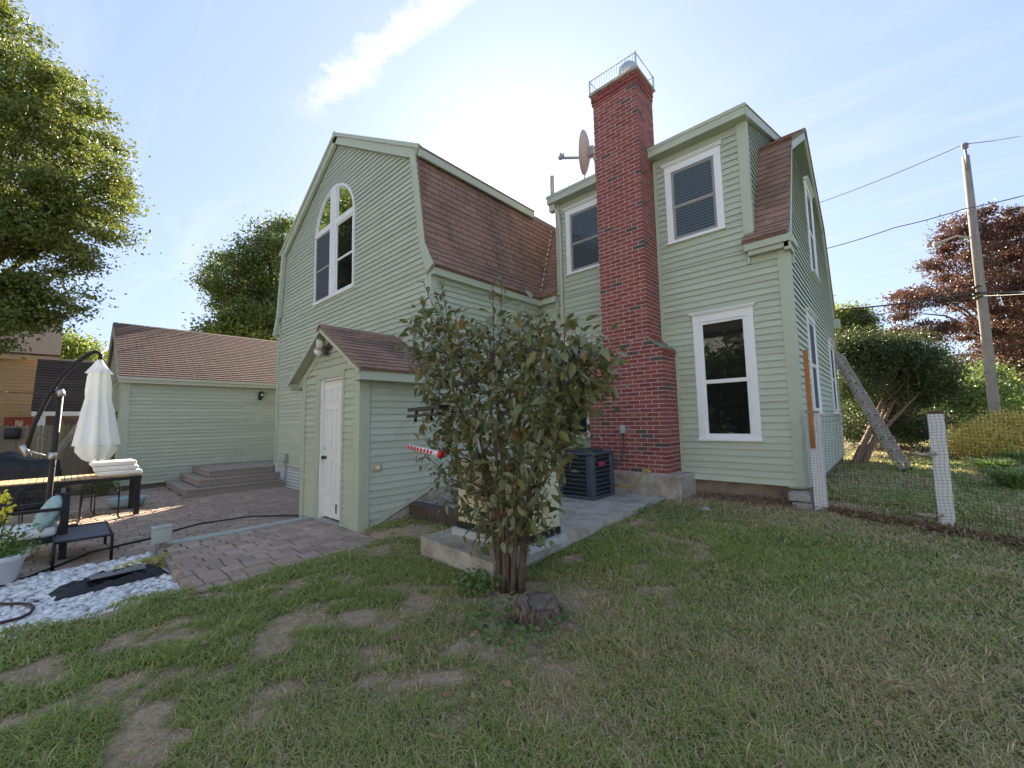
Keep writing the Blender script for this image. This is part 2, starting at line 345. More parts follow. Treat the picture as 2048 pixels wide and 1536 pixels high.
def grass_mesh(P, hmin, hmax, wid):
    n = len(P); x, y = P[:,0], P[:,1]; z = lawn_z(x, y) + .03*(fbm(x*1.1, y*1.1, 3)-.5) - .004
    s = soil(x, y); dr = dry(x, y); dist = np.hypot(x, y)
    tuft = fbm(x*3.1+9, y*3.1+2, 3)
    h = .85*rng.uniform(hmin, hmax, n)*(1-.45*s)*(.55+.9*tuft); a = rng.uniform(0, 2*np.pi, n); lean = rng.uniform(.6, 2.2, n)*h
    ww = wid*rng.uniform(.7, 1.4, n)*np.clip(dist/3.0, .8, 3.2)
    dx, dy = np.cos(a), np.sin(a); px_, py_ = -dy, dx
    B = np.stack([x, y, z], 1); side = np.stack([px_, py_, 0*x], 1)*ww[:,None]
    mid = B + np.stack([dx*lean*.35, dy*lean*.35, h*.62], 1); tip = B + np.stack([dx*lean, dy*lean, h*rng.uniform(.75, 1.0, n)], 1)
    V = np.stack([B-side, B+side, mid+side*.75, mid-side*.75, tip], 1).reshape(-1, 3)
    o = np.arange(n)*5
    T = np.stack([o, o+1, o+2, o, o+2, o+3, o+3, o+2, o+4], 1).ravel()
    g1 = np.array([.112, .148, .034]); g2 = np.array([.235, .275, .075]); t1 = np.array([.36, .29, .18])
    k = rng.random(n)[:,None]*.75 + .25*tuft[:,None]; c = g1*(1-k)+g2*k
    dd = (rng.random(n) < (.08+.62*dr+.30*s))[:,None]; c = np.where(dd, t1*rng.uniform(.55, 1.15, n)[:,None], c)
    C = np.repeat(np.concatenate([c, np.ones((n, 1))], 1), 5, 0)
    return V, T, C
gmt = bpy.data.materials.new('grass_blade'); gmt.use_nodes = True; n = gmt.node_tree.nodes; l = gmt.node_tree.links
b = n['Principled BSDF']; b.inputs['Roughness'].default_value = .55; b.inputs['Specular IOR Level'].default_value = .3
at = n.new('ShaderNodeAttribute'); at.attribute_name = 'tint'; l.new(at.outputs['Color'], b.inputs['Base Color'])
tr = n.new('ShaderNodeBsdfTranslucent'); l.new(at.outputs['Color'], tr.inputs['Color']); ms = n.new('ShaderNodeAddShader')
l.new(b.outputs[0], ms.inputs[0]); l.new(tr.outputs[0], ms.inputs[1]); l.new(ms.outputs[0], n['Material Output'].inputs[0])
def tuft_points(nt, per):
    c = grass_points(nt, -5.2, 1.2, -.4, 5.5, 1.3); r_ = rng.uniform(.03, .09, nt)
    return (c[:,None,:] + rng.normal(size=(nt, per, 2))*r_[:,None,None]).reshape(-1, 2)
parts = [grass_mesh(grass_points(230000, -7.5, 3.2, -1.2, 9, 1.6), .024, .060, .0025), grass_mesh(grass_points(46000, -2.8, 12, 6.8, 26, .9), .05, .11, .004), grass_mesh(tuft_points(420, 40), .034, .078, .0034)]
V = np.concatenate([p[0] for p in parts]); offs = np.cumsum([0]+[len(p[0]) for p in parts]); T = np.concatenate([p[1]+o_ for p, o_ in zip(parts, offs)]); C = np.concatenate([p[2] for p in parts])
gr = np_mesh('grass', V, 3, T, gmt, kind='stuff'); gr['label'] = 'short uneven lawn grass, green with straw coloured blades'
ca_ = gr.data.color_attributes.new('tint', 'FLOAT_COLOR', 'POINT'); ca_.data.foreach_set('color', C.astype(np.float32).ravel())

# ================================================================== leaves and trees
def leaf_quads(P, size, up=.35, droop=0., asp=.55, seed=0, dirs=None):
    """rhombic leaf at every point of P; returns verts and quad indices"""
    r = np.random.default_rng(seed); n = len(P); d = r.normal(size=(n, 3)) if dirs is None else dirs + r.normal(size=(n, 3))*.5
    d[:,2] -= droop; d /= np.linalg.norm(d, axis=1)[:,None]
    nn = r.normal(size=(n, 3))*(1-up) + np.array([0, 0, 1.])*up*2; s = np.cross(d, nn); s /= np.linalg.norm(s, axis=1)[:,None]+1e-9
    up_ = np.cross(s, d); L_ = size*r.uniform(.65, 1.3, n)[:,None]; W_ = L_*asp*.5
    a = P; t = P+d*L_; m = P+d*L_*.45
    V = np.stack([a, m+s*W_+up_*L_*.10, t-up_*L_*.06, m-s*W_+up_*L_*.10], 1).reshape(-1, 3)
    o = np.arange(n)*4
    return V, np.stack([o, o+1, o+2, o+3], 1).ravel()
def leafmat(name, cols, transl=.4, rough=.5):
    return mat(name, cols[0], rough, c2=[((i+1)/(len(cols)-1), c) for i, c in enumerate(cols[1:])], rnd='isl', transl=transl, spec=.35)
def curve(a, b, sag, k=6):
    a = Vector(a); b = Vector(b); return [a.lerp(b, i/k) + Vector(sag)*math.sin(math.pi*i/k) for i in range(k+1)]
def tree(name, label, cat, base, ells, nclump, per, leaf, csize, trunk, lm, bark=BARK, group=None, seed=1, limbs=36, flat=.7, top=None, surf=.5, stems=1, parent=None):
    r = np.random.default_rng(seed); base = Vector(base)
    t = thing(name, base, label, cat, group)
    vol = np.array([e[1][0]*e[1][1]*e[1][2] for e in ells])**.8; cen = []
    pick = r.choice(len(ells), nclump, p=vol/vol.sum())
    for i in pick:
        c, rad = ells[i]; d = r.normal(size=3); d /= np.linalg.norm(d); q = surf+(1-surf)*r.random()**.5
        cen.append(np.array(c)+d*np.array(rad)*q)
    cen = np.array(cen)
    sz = csize*r.uniform(.6, 1.3, nclump)
    P = np.concatenate([c + r.normal(size=(per, 3))*np.array([1, 1, flat])*s for c, s in zip(cen, sz)])
    P = P[P[:,2] > base.z+.05]
    V, Qd = leaf_quads(P, leaf, up=.4, droop=.25, seed=seed)
    np_mesh('crown', V, 4, Qd, lm, parent=t)
    mb = MB(); ctr = Vector(cen.mean(0)); topz = ctr.z if top is None else top
    for s_ in range(stems):
        o = Vector((r.normal()*.12*(stems > 1), r.normal()*.12*(stems > 1), 0)); e = Vector((ctr.x+r.normal()*(.3 if stems == 1 else .35), ctr.y+r.normal()*(.3 if stems == 1 else .35), topz))
        mb.tube(curve(base-Vector((0, 0, .1))+o, e, (r.normal()*.1, r.normal()*.1, 0), 7), [trunk*(1.25-.14*i) for i in range(8)], 10)
        for i in r.choice(nclump, min(limbs, nclump), replace=False):
            q = Vector(cen[i]); f = np.clip((q.z-base.z)/(topz-base.z+.01)*.55, .12, .95); a = (base+o).lerp(e, float(f))
            mb.tube(curve(a, q, (0, 0, (.10 if stems == 1 else -.06)*(q-a).length), 6), [trunk*(.42 if stems == 1 else .26)*(1-.15*k)*(1.1-f*.6) for k in range(7)], 6)
    mb.build('trunk', bark, t)
    return t

# ================================================================== building helpers
X, Y, Zv = Vector((1, 0, 0)), Vector((0, 1, 0)), Vector((0, 0, 1))
def boards(parent, o, a, n, z0, z1, span, holes=(), pitch=.1, th=.027, m=None):
    """lapped clapboards on a wall: point = o + a*s + z; span(z) gives (s0, s1); every board is an object"""
    z = z0
    while z < z1-.02:
        zt = min(z+pitch, z1); sb = span(z); st = span(zt)
        if sb is None: break
        if st is None or st[1]-st[0] < .02: st = ((sb[0]+sb[1])/2-.01, (sb[0]+sb[1])/2+.01)
        segs = [(sb[0], sb[1], st[0], st[1])]; zm = (z+zt)/2
        for h in holes:
            hs = h(zm) if callable(h) else ((h[0], h[1]) if h[2] < zm < h[3] else None)
            if not hs: continue
            new = []
            for q in segs:
                if hs[1] <= min(q[0], q[2]) or hs[0] >= max(q[1], q[3]): new.append(q); continue
                if hs[0] > q[0]+.02: new.append((q[0], hs[0], q[2], hs[0]))
                if hs[1] < q[1]-.02: new.append((hs[1], q[1], hs[1], q[3]))
            segs = new
        cut = []
        for q in segs:
            if q[1]-q[0] > 4.2 and abs(q[0]-q[2]) < .3 and random.random() < .75:
                m_ = q[0]+(q[1]-q[0])*random.uniform(.3, .7); cut += [(q[0], m_-.0015, q[2], m_-.0015), (m_+.0015, q[1], m_+.0015, q[3])]
            else: cut.append(q)
        for q in cut:
            if q[1]-q[0] < .03: continue
            jit = random.uniform(-.0015, .0015); mb = MB(); vs = []
            for s_b, s_t in ((q[0], q[2]), (q[1], q[3])):
                for out_, zz_, ss in ((.001, z+.022, s_b), (th-.008, z+.022, s_b), (th-.006, z+jit, s_b), (th+jit, z+jit, s_b), (.004, zt+.022, s_t), (.001, zt+.022, s_t)):
                    vs.append(o + a*ss + n*out_ + Vector((0, 0, zz_)))
            mb.add(vs, [(0,1,2,3,4,5),(11,10,9,8,7,6)] + [(i, 6+i, 6+(i+1) % 6, (i+1) % 6) for i in range(6)])
            mb.build('clapboard', m or SAGE, parent)
        z = zt
TABS = {}
def tab_mesh(m):
    if m.name in TABS: return TABS[m.name]
    mb = MB(); Lg = 1.0
    mb.add([(0,0,.008),(1,0,.008),(1,Lg,0),(0,Lg,0),(0,0,.020),(1,0,.020),(1,Lg,.004),(0,Lg,.004)], [(0,3,2,1),(4,5,6,7),(0,1,5,4),(1,2,6,5),(2,3,7,6),(3,0,4,7)])
    me = bpy.data.meshes.new('shingle'); me.from_pydata(mb.v, [], mb.f); me.materials.append(m); TABS[m.name] = (me, np.array(mb.v), mb.f); return TABS[m.name]
def shingles(store, o, a, b, n, rows, exp, tabw, wf):
    """collects tabs of one roof plane: o + a*s + b*(row*exp); wf(row) gives (s0,s1)"""
    rot = Matrix((a, b, n)).transposed()
    for r in range(rows):
        lim = wf(r)
        if lim is None: continue
        s = lim[0] - (tabw*.5 if r % 2 else tabw*.12) + random.uniform(-.012, .012)
        while s < lim[1]-.02:
            p0, p1 = max(s, lim[0]), min(s+tabw-.011, lim[1])
            if p1-p0 > .02:
                loc = o + a*p0 + b*(r*exp+random.uniform(-.003, .003)); store.append((loc, rot, (p1-p0, exp+.02, 1)))
            s += tabw
def lay(store, part_name, m_obj, m_mass, parent, data, cap=300, mass_name='shingle_field', flip=1):
    """the largest pieces in view as objects that share one mesh, the rest as one part"""
    me, uv, fs = data
    def size(t):
        x, y, f = proj(t[0]); return (f > 0)*t[2][0]*t[2][1]/max(f, .1)**2*((-50 < x < 2100) and (-50 < y < 1600))
    store = sorted(store, key=size, reverse=True)
    for loc, rot, scl in store[:cap]: place(part_name, me, parent, loc, rot, scl)
    rest = store[cap:]
    if rest:
        Vs = []; Fs = []
        for i, (loc, rot, scl) in enumerate(rest):
            v = (uv*np.array(scl)) @ np.array(rot).T + np.array(loc); Vs.append(v); Fs.append(np.array(fs)+len(uv)*i)
        np_mesh(mass_name, np.concatenate(Vs), len(fs[0]), np.concatenate(Fs).ravel(), m_mass, parent=parent, kind='stuff')
def slab_poly(mb, pts, t):
    """roof slab: polygon with outward thickness t along its normal"""
    p = [Vector(q) for q in pts]; nrm = (p[1]-p[0]).cross(p[2]-p[1]).normalized(); mb.prism(p, nrm*t)
BLIND = mat('window_blind', (.17, .21, .26), .6)
SCREEN = mat('insect_screen', (.055, .065, .095), .75)
GREYSASH = mat('taupe_sash', (.30, .28, .26), .5)
def window(parent, o, a, n, w_, h, cas=.105, head=True, sash=WHITE, blind=False, screen=False, split=.5):
    """o = lower left corner of the casing on the wall; a along the wall, n outward"""
    def bx(mb, s0, s1, z0, z1, d0, d1):
        vs = [o + a*s + n*d + Vector((0, 0, z)) for z in (z0, z1) for s, d in ((s0, d0), (s1, d0), (s1, d1), (s0, d1))]
        mb.add(vs, [(0,3,2,1),(4,5,6,7),(0,1,5,4),(1,2,6,5),(2,3,7,6),(3,0,4,7)])
    mb = MB(); bx(mb, 0, cas, .03, h-cas*1.15, .001, .042); bx(mb, w_-cas, w_, .03, h-cas*1.15, .001, .042)
    bx(mb, -.004, w_+.004, h-cas*1.15, h, .001, .046)
    if head: bx(mb, -.03, w_+.03, h, h+.022, .001, .075); bx(mb, -.045, w_+.045, h+.022, h+.04, .001, .095)
    win = mb.build('window', WHITE, parent)
    mb = MB(); bx(mb, -.012, w_+.012, 0, .032, .001, .07); bx(mb, cas, w_-cas, .032, .062, .001, .034); mb.build('window_sill', WHITE, win)
    i0, i1, z0, z1 = cas, w_-cas, .062, h-cas*1.15; zm = z0+(z1-z0)*split; f = .042
    mb = MB(); bx(mb, i0, i1, z0, z1, .001, .0035); mb.build('room_shade_panel', SHADE_BLACK, win)  # black panel on the wall stands in for the unlit room
    for k, (za, zb, dep) in enumerate(((z0, zm+.015, .018), (zm-.015, z1, .026))):
        mb = MB(); bx(mb, i0, i0+f, za, zb, .004, dep); bx(mb, i1-f, i1, za, zb, .004, dep); bx(mb, i0+f, i1-f, za, za+f*1.15, .004, dep); bx(mb, i0+f, i1-f, zb-f, zb, .004, dep)
        s_ = mb.build('sash', sash, win)
        mb = MB(); q = [o + a*s + n*(dep-.005) + Vector((0, 0, z)) for s, z in ((i0+f, za+f), (i1-f, za+f), (i1-f, zb-f), (i0+f, zb-f))]
        if (q[1]-q[0]).cross(q[2]-q[1]).dot(n) < 0: q = q[::-1]
        mb.add(q, [(0,1,2,3)]); mb.build('pane', SCREEN if screen else GLASS, win)
    if blind:
        mb = MB(); z = z0+f
        while z < z1-f-.02:
            vs = [o + a*s + n*d + Vector((0, 0, zz_)) for s in (i0+f, i1-f) for d, zz_ in ((.0045, z), (.0115, z+.034))]
            mb.add(vs, [(0,1,3,2)]); z += .05
        mb.build('blind', BLIND, win)
    return win

# ================================================================== MAIN HOUSE (long side y = 7, gable end x = -0.93)
WX, WY = -.93, 7.0
house = thing('house', (-3, 10, .3), 'sage green clapboard house with brick chimney, shed dormer and gambrel end', 'house')
mb = MB(); mb.box((-12.4, 7.002, .5), (-.935, 7.2, 4.1)); mb.box((-4.98, 7.0025, 4.1), (-1.37, 7.2, 6.1)); front = mb.build('front_wall', SAGE, house)
WIN_F = [(-2.62, 4.47, .91, 1.40), (-2.29, 1.12, .88, 2.03), (-4.74, 4.47, .91, 1.40), (-5.16, 1.12, .9, 2.0)]
holes = [(x-.0, x+w_, z, z+h+.04) for x, z, w_, h in WIN_F] + [(-4.03, -2.595, 0, 2.63), (-3.71, -2.765, 2.63, 7)]
boards(front, Vector((0, 7.0, 0)), X, -Y, .5, 4.05, lambda z: (-5.47, -1.045), holes)
boards(front, Vector((0, 7.0, 0)), X, -Y, 4.05, 6.06, lambda z: (-4.90, -1.455), holes)
for i, (x, z, w_, h) in enumerate(WIN_F):
    window(house, Vector((x, 7.0, z)), X, -Y, w_, h, blind=i in (0, 2), sash=GREYSASH if i in (0, 2) else WHITE, split=.47)
mb = MB(); mb.box((-1.045, 6.964, .5), (-.895, 7.002, 4.0)); mb.box((-.929, 7.0021, .5), (-.894, 7.12, 4.0)); mb.build('corner_board', TRIM, house)
mb = MB(); mb.box((-1.46, 6.965, 4.05), (-1.325, 7.0, 6.1)); mb.box((-1.362, 7.0, 4.15), (-1.324, 7.10, 6.2)); mb.build('corner_board', TRIM, house)
mb = MB(); mb.box((-5.0, 6.965, 4.12), (-4.89, 7.0, 6.1)); mb.build('corner_board', TRIM, house)
mb = MB(); mb.box((-2.825, 6.97, 2.7), (-2.765, 7.0, 6.06)); mb.box((-2.61, 6.97, .6), (-2.56, 7.0, 2.66)); mb.build('chimney_trim', TRIM, house)
mb = MB(); mb.box((-12.4, 7.04, -.3), (-.955, 7.3, .5)); mb.box((-1.2, 7.05, -.3), (-.956, 13.58, .46)); mb.build('foundation', CONC_D, house)
# gable end
gp = [(7.003, .47), (13.6, .47), (13.6, 4.0), (12.6, 6.0), (10.3, 7.38), (8.02, 6.0), (7.08, 4.05), (7.003, 4.0)]
mb = MB(); mb.prism([(-.932, y, z) for y, z in gp], (-.2, 0, 0)); gable = mb.build('gable_wall', SAGE, house)
def gspan(z):
    if z <= 4.0: return (7.125, 13.5)
    if z <= 6.0: t = (z-4.0)/2; return (7.08+.94*t, 13.6-1.0*t)
    if z < 7.33: t = (z-6.0)/1.38; return (8.02+2.28*t, 12.6-2.3*t)
    return None
WIN_G = [(9.62, 4.25, .95, 1.85), (8.30, 1.50, .95, 1.72), (11.65, 1.50, .95, 1.66)]
boards(gable, Vector((-.93, 0, 0)), Y, X, .47, 7.3, gspan, [(y, y+w_, z, z+h+.04) for y, z, w_, h in WIN_G])
for y, z, w_, h in WIN_G: window(house, Vector((-.93, y, z)), Y, X, w_, h, screen=True, cas=.09)
def rake(p, q, width, nrm, th=.03, m=TRIM, name='rake_board', parent=house):
    """board along p-q hanging below the roof edge"""
    p = Vector(p); q = Vector(q); d = (q-p).normalized(); dn = nrm.cross(d)
    if dn.z > 0: dn = -dn
    mb = MB(); mb.prism([p, q, q+dn*width, p+dn*width], nrm*th); return mb.build(name, m, parent)
for p, q in (((7.06, 4.12), (8.0, 6.08)), ((8.0, 6.08), (10.3, 7.48)), ((10.3, 7.48), (12.62, 6.08)), ((12.62, 6.08), (13.62, 4.05))):
    rake((-.928, p[0], p[1]), (-.928, q[0], q[1]), .13 if p[1] < 6 or q[1] < 6 else .15, X, .045)
# roof of the main block
mb = MB()
x0, x1 = -12.4, -.86
slab_poly(mb, [(x0, 8.0, 6.06), (x1, 8.0, 6.06), (x1, 10.3, 7.46), (x0, 10.3, 7.46)], .06)
slab_poly(mb, [(x1, 12.62, 6.06), (x0, 12.62, 6.06), (x0, 10.3, 7.46), (x1, 10.3, 7.46)], .06)
slab_poly(mb, [(x1, 13.75, 3.95), (x0, 13.75, 3.95), (x0, 12.62, 6.06), (x1, 12.62, 6.06)], .05)
for a0, a1 in ((-1.37, -.875), (x0, -5.0)):
    slab_poly(mb, [(a0, 7.12, 4.36), (a1, 7.12, 4.36), (a1, 8.02, 6.06), (a0, 8.02, 6.06)], .03)
    slab_poly(mb, [(a0-(.09 if a0 > -2 else 0), 6.80, 4.08), (a1, 6.80, 4.08), (a1, 7.12, 4.36), (a0-(.09 if a0 > -2 else 0), 7.12, 4.36)], .03)
slab_poly(mb, [(-5.08, 6.80, 6.235), (-1.28, 6.80, 6.235), (-1.28, 10.15, 7.42), (-5.08, 10.15, 7.42)], .035)
roof = mb.build('roof', SHING, house)
st = []
dv = Vector((0, .90, 1.70)); Ls = dv.length; dv.normalize(); nv = Vector((0, -dv.z, dv.y))
for a0, a1 in ((-1.35, -.88), (-5.9, -5.0)):
    w0 = lambda r, a0=a0, a1=a1: (max(a0, -5.40-.19*(r*.125*.88)) if a0 < -5 else a0, a1)
    shingles(st, Vector((0, 7.12, 4.36))+nv*.031, X, dv, nv, int(Ls/.125), .125, .305, w0)
fd = Vector((0, .32, .28)).normalized(); fn = Vector((0, -fd.z, fd.y))
shingles(st, Vector((0, 6.80, 4.08))+fn*.031, X, fd, fn, 3, .13, .305, lambda r: (-1.45, -.87))
shingles(st, Vector((0, 6.80, 4.08))+fn*.031, X, fd, fn, 3, .13, .305, lambda r: (-5.37, -5.0))
ud = Vector((0, 2.3, 1.4)).normalized(); un = Vector((0, -ud.z, ud.y))
shingles(st, Vector((0, 7.97, 6.04))+un*.062, X, ud, un, 21, .125, .305, lambda r: (-1.33, -.86))
lay(st, 'shingle', SHING, SHING_I, roof, tab_mesh(SHING), 200)
mb = MB()
mb.box((-5.09, 6.795, 6.09), (-1.29, 6.825, 6.245)); mb.box((-5.09, 6.826, 6.088), (-1.29, 7.0, 6.11)); mb.box((-5.11, 6.78, 6.21), (-1.27, 6.797, 6.255))
mb.build('dormer_fascia', TRIM, house)
rake((-1.36, 6.80, 6.25), (-1.36, 10.1, 7.42), .16, X, .075, name='dormer_rake', parent=house)
mb = MB(); ck = [(7.02, 4.2), (8.0, 6.06), (10.1, 7.38), (7.02, 6.25)]; mb.prism([(-1.366, y, z) for y, z in ck], (-.1, 0, 0)); cheek = mb.build('dormer_cheek', SAGE, house)
def cspan(z):
    lo = 7.10 if z < 6.15 else 7.10+(z-6.15)/.354
    hi = 7.06+(z-4.25)*.52 if z < 6.06 else 8.0+(z-6.06)*1.62
    return (lo, hi) if hi-lo > .05 else (lo, lo+.04)
boards(cheek, Vector((-1.364, 0, 0)), Y, X, 4.45, 7.05, cspan, m=TRIM)
# eave returns on the right corner and the left strip
mb = MB(); mb.box((-1.44, 6.82, 3.97), (-.86, 7.04, 4.075)); mb.box((-1.40, 6.86, 3.90), (-.885, 7.0, 3.968)); mb.box((-.94, 6.86, 3.86), (-.862, 7.22, 3.968)); mb.box((-.94, 6.9, 3.968), (-.83, 7.30, 4.07)); mb.build('eave_return', TRIM, house)
mb = MB(); mb.box((-1.43, 6.93, 3.80), (-1.39, 6.985, 3.90)); mb.box((-.90, 7.14, 3.72), (-.865, 7.2, 3.86)); mb.build('eave_bracket', TRIM, house)
mb = MB(); mb.box((-5.40, 6.84, 3.96), (-4.98, 7.0, 4.075)); mb.box((-5.01, 6.92, 3.80), (-4.97, 6.99, 3.96)); mb.build('eave_return', TRIM, house)
mb = MB(); mb.box((-.94, 13.4, 3.7), (-.78, 13.7, 3.95)); mb.build('eave_return', TRIM, house)
# downspout and soil vent pipe on the dormer corner
mb = MB(); mb.tube([(-5.02, 6.90, 6.06), (-4.97, 6.88, 6.0), (-4.90, 6.93, 5.86), (-4.88, 6.945, 5.6), (-4.88, 6.945, .7)], .038, 10); mb.box((-5.07, 6.84, 5.93), (-4.94, 6.95, 6.07)); mb.build('downspout', mat('cream_plastic', (.52, .50, .42), .5), house)
mb = MB(); mb.tube([(-5.01, 6.9, 6.03), (-5.01, 6.9, 6.74)], .045, 12); mb.build('vent_pipe', mat('grey_pipe', (.42, .41, .39), .6), house)

# chimney
CY = 6.45; BP, CP = .215, .0692
mb = MB(); mb.box((-4.010, CY+.0025, .60), (-2.6175, 7.0, 2.60)); mb.box((-3.688, CY+.0025, 2.6), (-2.8325, 7.0, 7.60)); mb.box((-3.688, 7.0, 6.0), (-2.8325, 7.12, 7.60))
mb.prism([(-2.84, CY+.0025, 2.6), (-2.6175, CY+.0025, 2.6), (-2.84, CY+.0025, 2.79)], (0, .54, 0)); mb.prism([(-3.68, CY+.0025, 2.6), (-3.68, CY+.0025, 2.79), (-4.010, CY+.0025, 2.6)], (0, .54, 0))
chim = mb.build('chimney', MORTAR, house)
bm = bmesh.new(); bmesh.ops.create_cube(bm, size=1)
bv = [(v.co+Vector((.5, .5, .5))) for v in bm.verts]; bf = [[v.index for v in f.verts] for f in bm.faces]; bm.free()
bme = bpy.data.meshes.new('brick'); bme.from_pydata([tuple(p) for p in bv], [], bf); bme.materials.append(BRICK)
st = []; Id = Matrix.Identity(3)
def course(z, xl, xr, odd, depth=.55, front_y=CY):
    h = CP-.013; j = lambda: random.uniform(-.0018, .0018)
    x = xr; k = 0
    while x > xl+.02:
        full = not (odd and k == 0); wdt = .202 if full else .0945
        x0 = max(x-wdt, xl); dep = .0945 if not (odd and k == 0) else .202
        st.append((Vector((x0, front_y+j(), z)), Id, (x-x0, dep, h))); x = x0-.013; k += 1
    y = front_y+(.0945 if not odd else .202)+.013; k = 0
    while y < front_y+depth-.03:
        y1 = min(y+.202, front_y+depth); st.append((Vector((xr-.097+j(), y, z)), Id, (.097, y1-y, h))); y = y1+.013
z = .622; i = 0
while z+CP < 2.60: course(z, -4.012, -2.615, i % 2); z += CP; i += 1
while z+CP < 7.40:
    if z < 2.78: course(z, -3.69-(2.80-z)*1.4, -2.83+(2.80-z)*1.0, i % 2)
    else: course(z, -3.69, -2.83, i % 2, depth=.55 if z < 6.2 else .66)
    z += CP; i += 1
course(z, -3.705, -2.815, i % 2, .68, CY-.015); z += CP; course(z, -3.715, -2.805, (i+1) % 2, .685, CY-.025); z += CP; course(z, -3.715, -2.805, i % 2, .685, CY-.025); ztop = z+CP
lay(st, 'brick', BRICK, BRICK_I, chim, (bme, np.array(bv), bf), 300, 'upper_brickwork')
mb = MB(); mb.rbox((-3.75, CY-.055, ztop-.005), (-2.77, 7.16, ztop+.035), .010); mb.build('chimney_cap', CONC, chim)
mb = MB(); zc = ztop+.035
for px_ in (-3.72, -2.80):
    for py_ in (CY-.04, 7.14): mb.box((px_-.012, py_-.012, zc), (px_+.012, py_+.012, zc+.27))
for zz_ in (.26, .02):
    mb.tube([(-3.72, CY-.04, zc+zz_), (-2.80, CY-.04, zc+zz_)], .008, 5); mb.tube([(-2.80, CY-.04, zc+zz_), (-2.80, 7.14, zc+zz_)], .008, 5); mb.tube([(-3.72, CY-.04, zc+zz_), (-3.72, 7.14, zc+zz_)], .008, 5); mb.tube([(-3.72, 7.14, zc+zz_), (-2.80, 7.14, zc+zz_)], .008, 5)
for k in range(1, 18):
    x = -3.72+.92*k/18; mb.tube([(x, CY-.04, zc), (x, CY-.04, zc+.26)], .004, 4)
mb.build('chimney_guard_rail', STEEL, chim)
mb = MB(); mb.lathe([(.13, 0), (.13, .22), (.17, .24), (.19, .30), (.175, .40), (.12, .47), (.03, .50)], (-3.12, 6.8, zc), 20); mb.build('flue_cap', STEEL, chim)
sl_m = mat('slate_cap', (.22, .23, .19), .8, noise=(15, .2))
mb = MB(); mb.prism([(-2.85, CY-.02, 2.80), (-2.60, CY-.02, 2.60), (-2.585, CY-.02, 2.625), (-2.85, CY-.02, 2.835)], (0, .57, 0)); mb.prism([(-3.67, CY-.02, 2.80), (-3.67, CY-.02, 2.835), (-4.05, CY-.02, 2.625), (-4.03, CY-.02, 2.60)], (0, .57, 0)); mb.build('shoulder_cap', sl_m, chim)
mb = MB(); mb.rbox((-4.05, 6.385, -.2), (-2.41, 7.05, .605), .018, seg=1); mb.build('chimney_footing', CONC, chim)
# disconnect box and conduit
p = ony(1246, 850, CY-.02); mb = MB(); mb.rbox((p.x-.045, CY-.065, p.z-.04-.10), (p.x+.045, CY-.0, p.z+.0), .006); mb.build('disconnect_box', GREYBOX, chim)
mb = MB(); mb.tube([(p.x, CY-.035, p.z-.14), (p.x+.005, CY-.04, p.z-.40), (p.x-.03, CY-.05, p.z-.55), (-3.34, 6.1, .70)], .014, 8); mb.build('conduit', mat('dark_conduit', (.05, .05, .055), .5), chim)
q = [ony(*c, 6.36) for c in ((1296, 942), (1290, 940), (1281, 950), (1275, 964), (1266, 971), (1248, 974), (1228, 969))]
mb = MB(); mb.tube(q, .014, 8); mb.tube([q[0]+Vector((.03, .03, -.01)), q[0]], .022, 8); mb.build('gas_hose', mat('yellow_hose', (.50, .36, .10), .5), chim)

# satellite dish on the dormer roof
dish = thing('satellite_dish', (-4.27, 7.25, 6.45), 'round grey satellite dish with long feed arm, beside the chimney', 'satellite dish')
dm = mat('dish_grey', (.27, .275, .29), .6); dc = Vector((-4.28, 7.25, 7.12)); da = Vector((-.93, -.34, .14)).normalized()
mb = MB(); prof = [(.0, .0), (.16, .012), (.30, .045), (.40, .085), (.425, .11), (.43, .118), (.41, .108), (.30, .052), (.16, .018), (.001, .006)]; mb.lathe(prof, dc, 32, da); mb.build('reflector', dm, dish)
lnb = ony(1122, 316, 7.0); mb = MB(); mb.bar(dc+da*.02+Vector((0, 0, -.12)), lnb, .035, .045); mb.tube([lnb+Vector((0, 0, -.03)), lnb+Vector((-.005, 0, .10))], .03, 8); mb.box(lnb-Vector((.05, .03, .02)), lnb+Vector((.05, .03, .04))); mb.tube([lnb+Vector((.06, 0, .0)), lnb+Vector((.07, 0, .07))], .02, 8); mb.build('feed_arm', dm, dish)
mb = MB(); b0 = dc-da*.05; mb.box(b0-Vector((.07, .07, .09)), b0+Vector((.07, .07, .09))); mb.tube([b0, (-4.14, 7.25, 6.85), (-4.13, 7.25, 6.45)], .025, 8); mb.tube([b0, (-4.45, 7.2, 6.42)], .012, 6); mb.tube([b0, (-4.08, 7.6, 6.5)], .012, 6); mb.build('mast', dm, dish)

# ================================================================== GAMBREL WING (gable end y = 4.06)
wing = thing('house_wing', (-9.05, 4.06, -.1), 'gambrel roofed sage green wing with tall arched gable window', 'house wing')
GC = -9.05
wp = [(-12.6, .42), (-5.5, .42), (-5.5, 4.0), (-5.86, 6.25), (GC, 8.12), (-12.24, 6.25), (-12.6, 4.0)]
mb = MB(); mb.prism([(x, 4.062, z) for x, z in wp], (0, .2, 0)); wg = mb.build('gable_wall', SAGE, wing)
mb = MB(); mb.box((-5.7, 4.07, .35), (-5.482, 7.0, 4.02)); ws = mb.build('side_wall', SAGE, wing)
mb = MB(); mb.box((-12.6, 4.07, -.1), (-12.4, 7.0, 4.02)); wl = mb.build('far_side_wall', SAGE, wing)
AW, AC_, AZ0, AZT, ATR = 1.015, -9.17, 4.40, 7.02, 6.05      # arched window: half width, centre, sill, top, springing
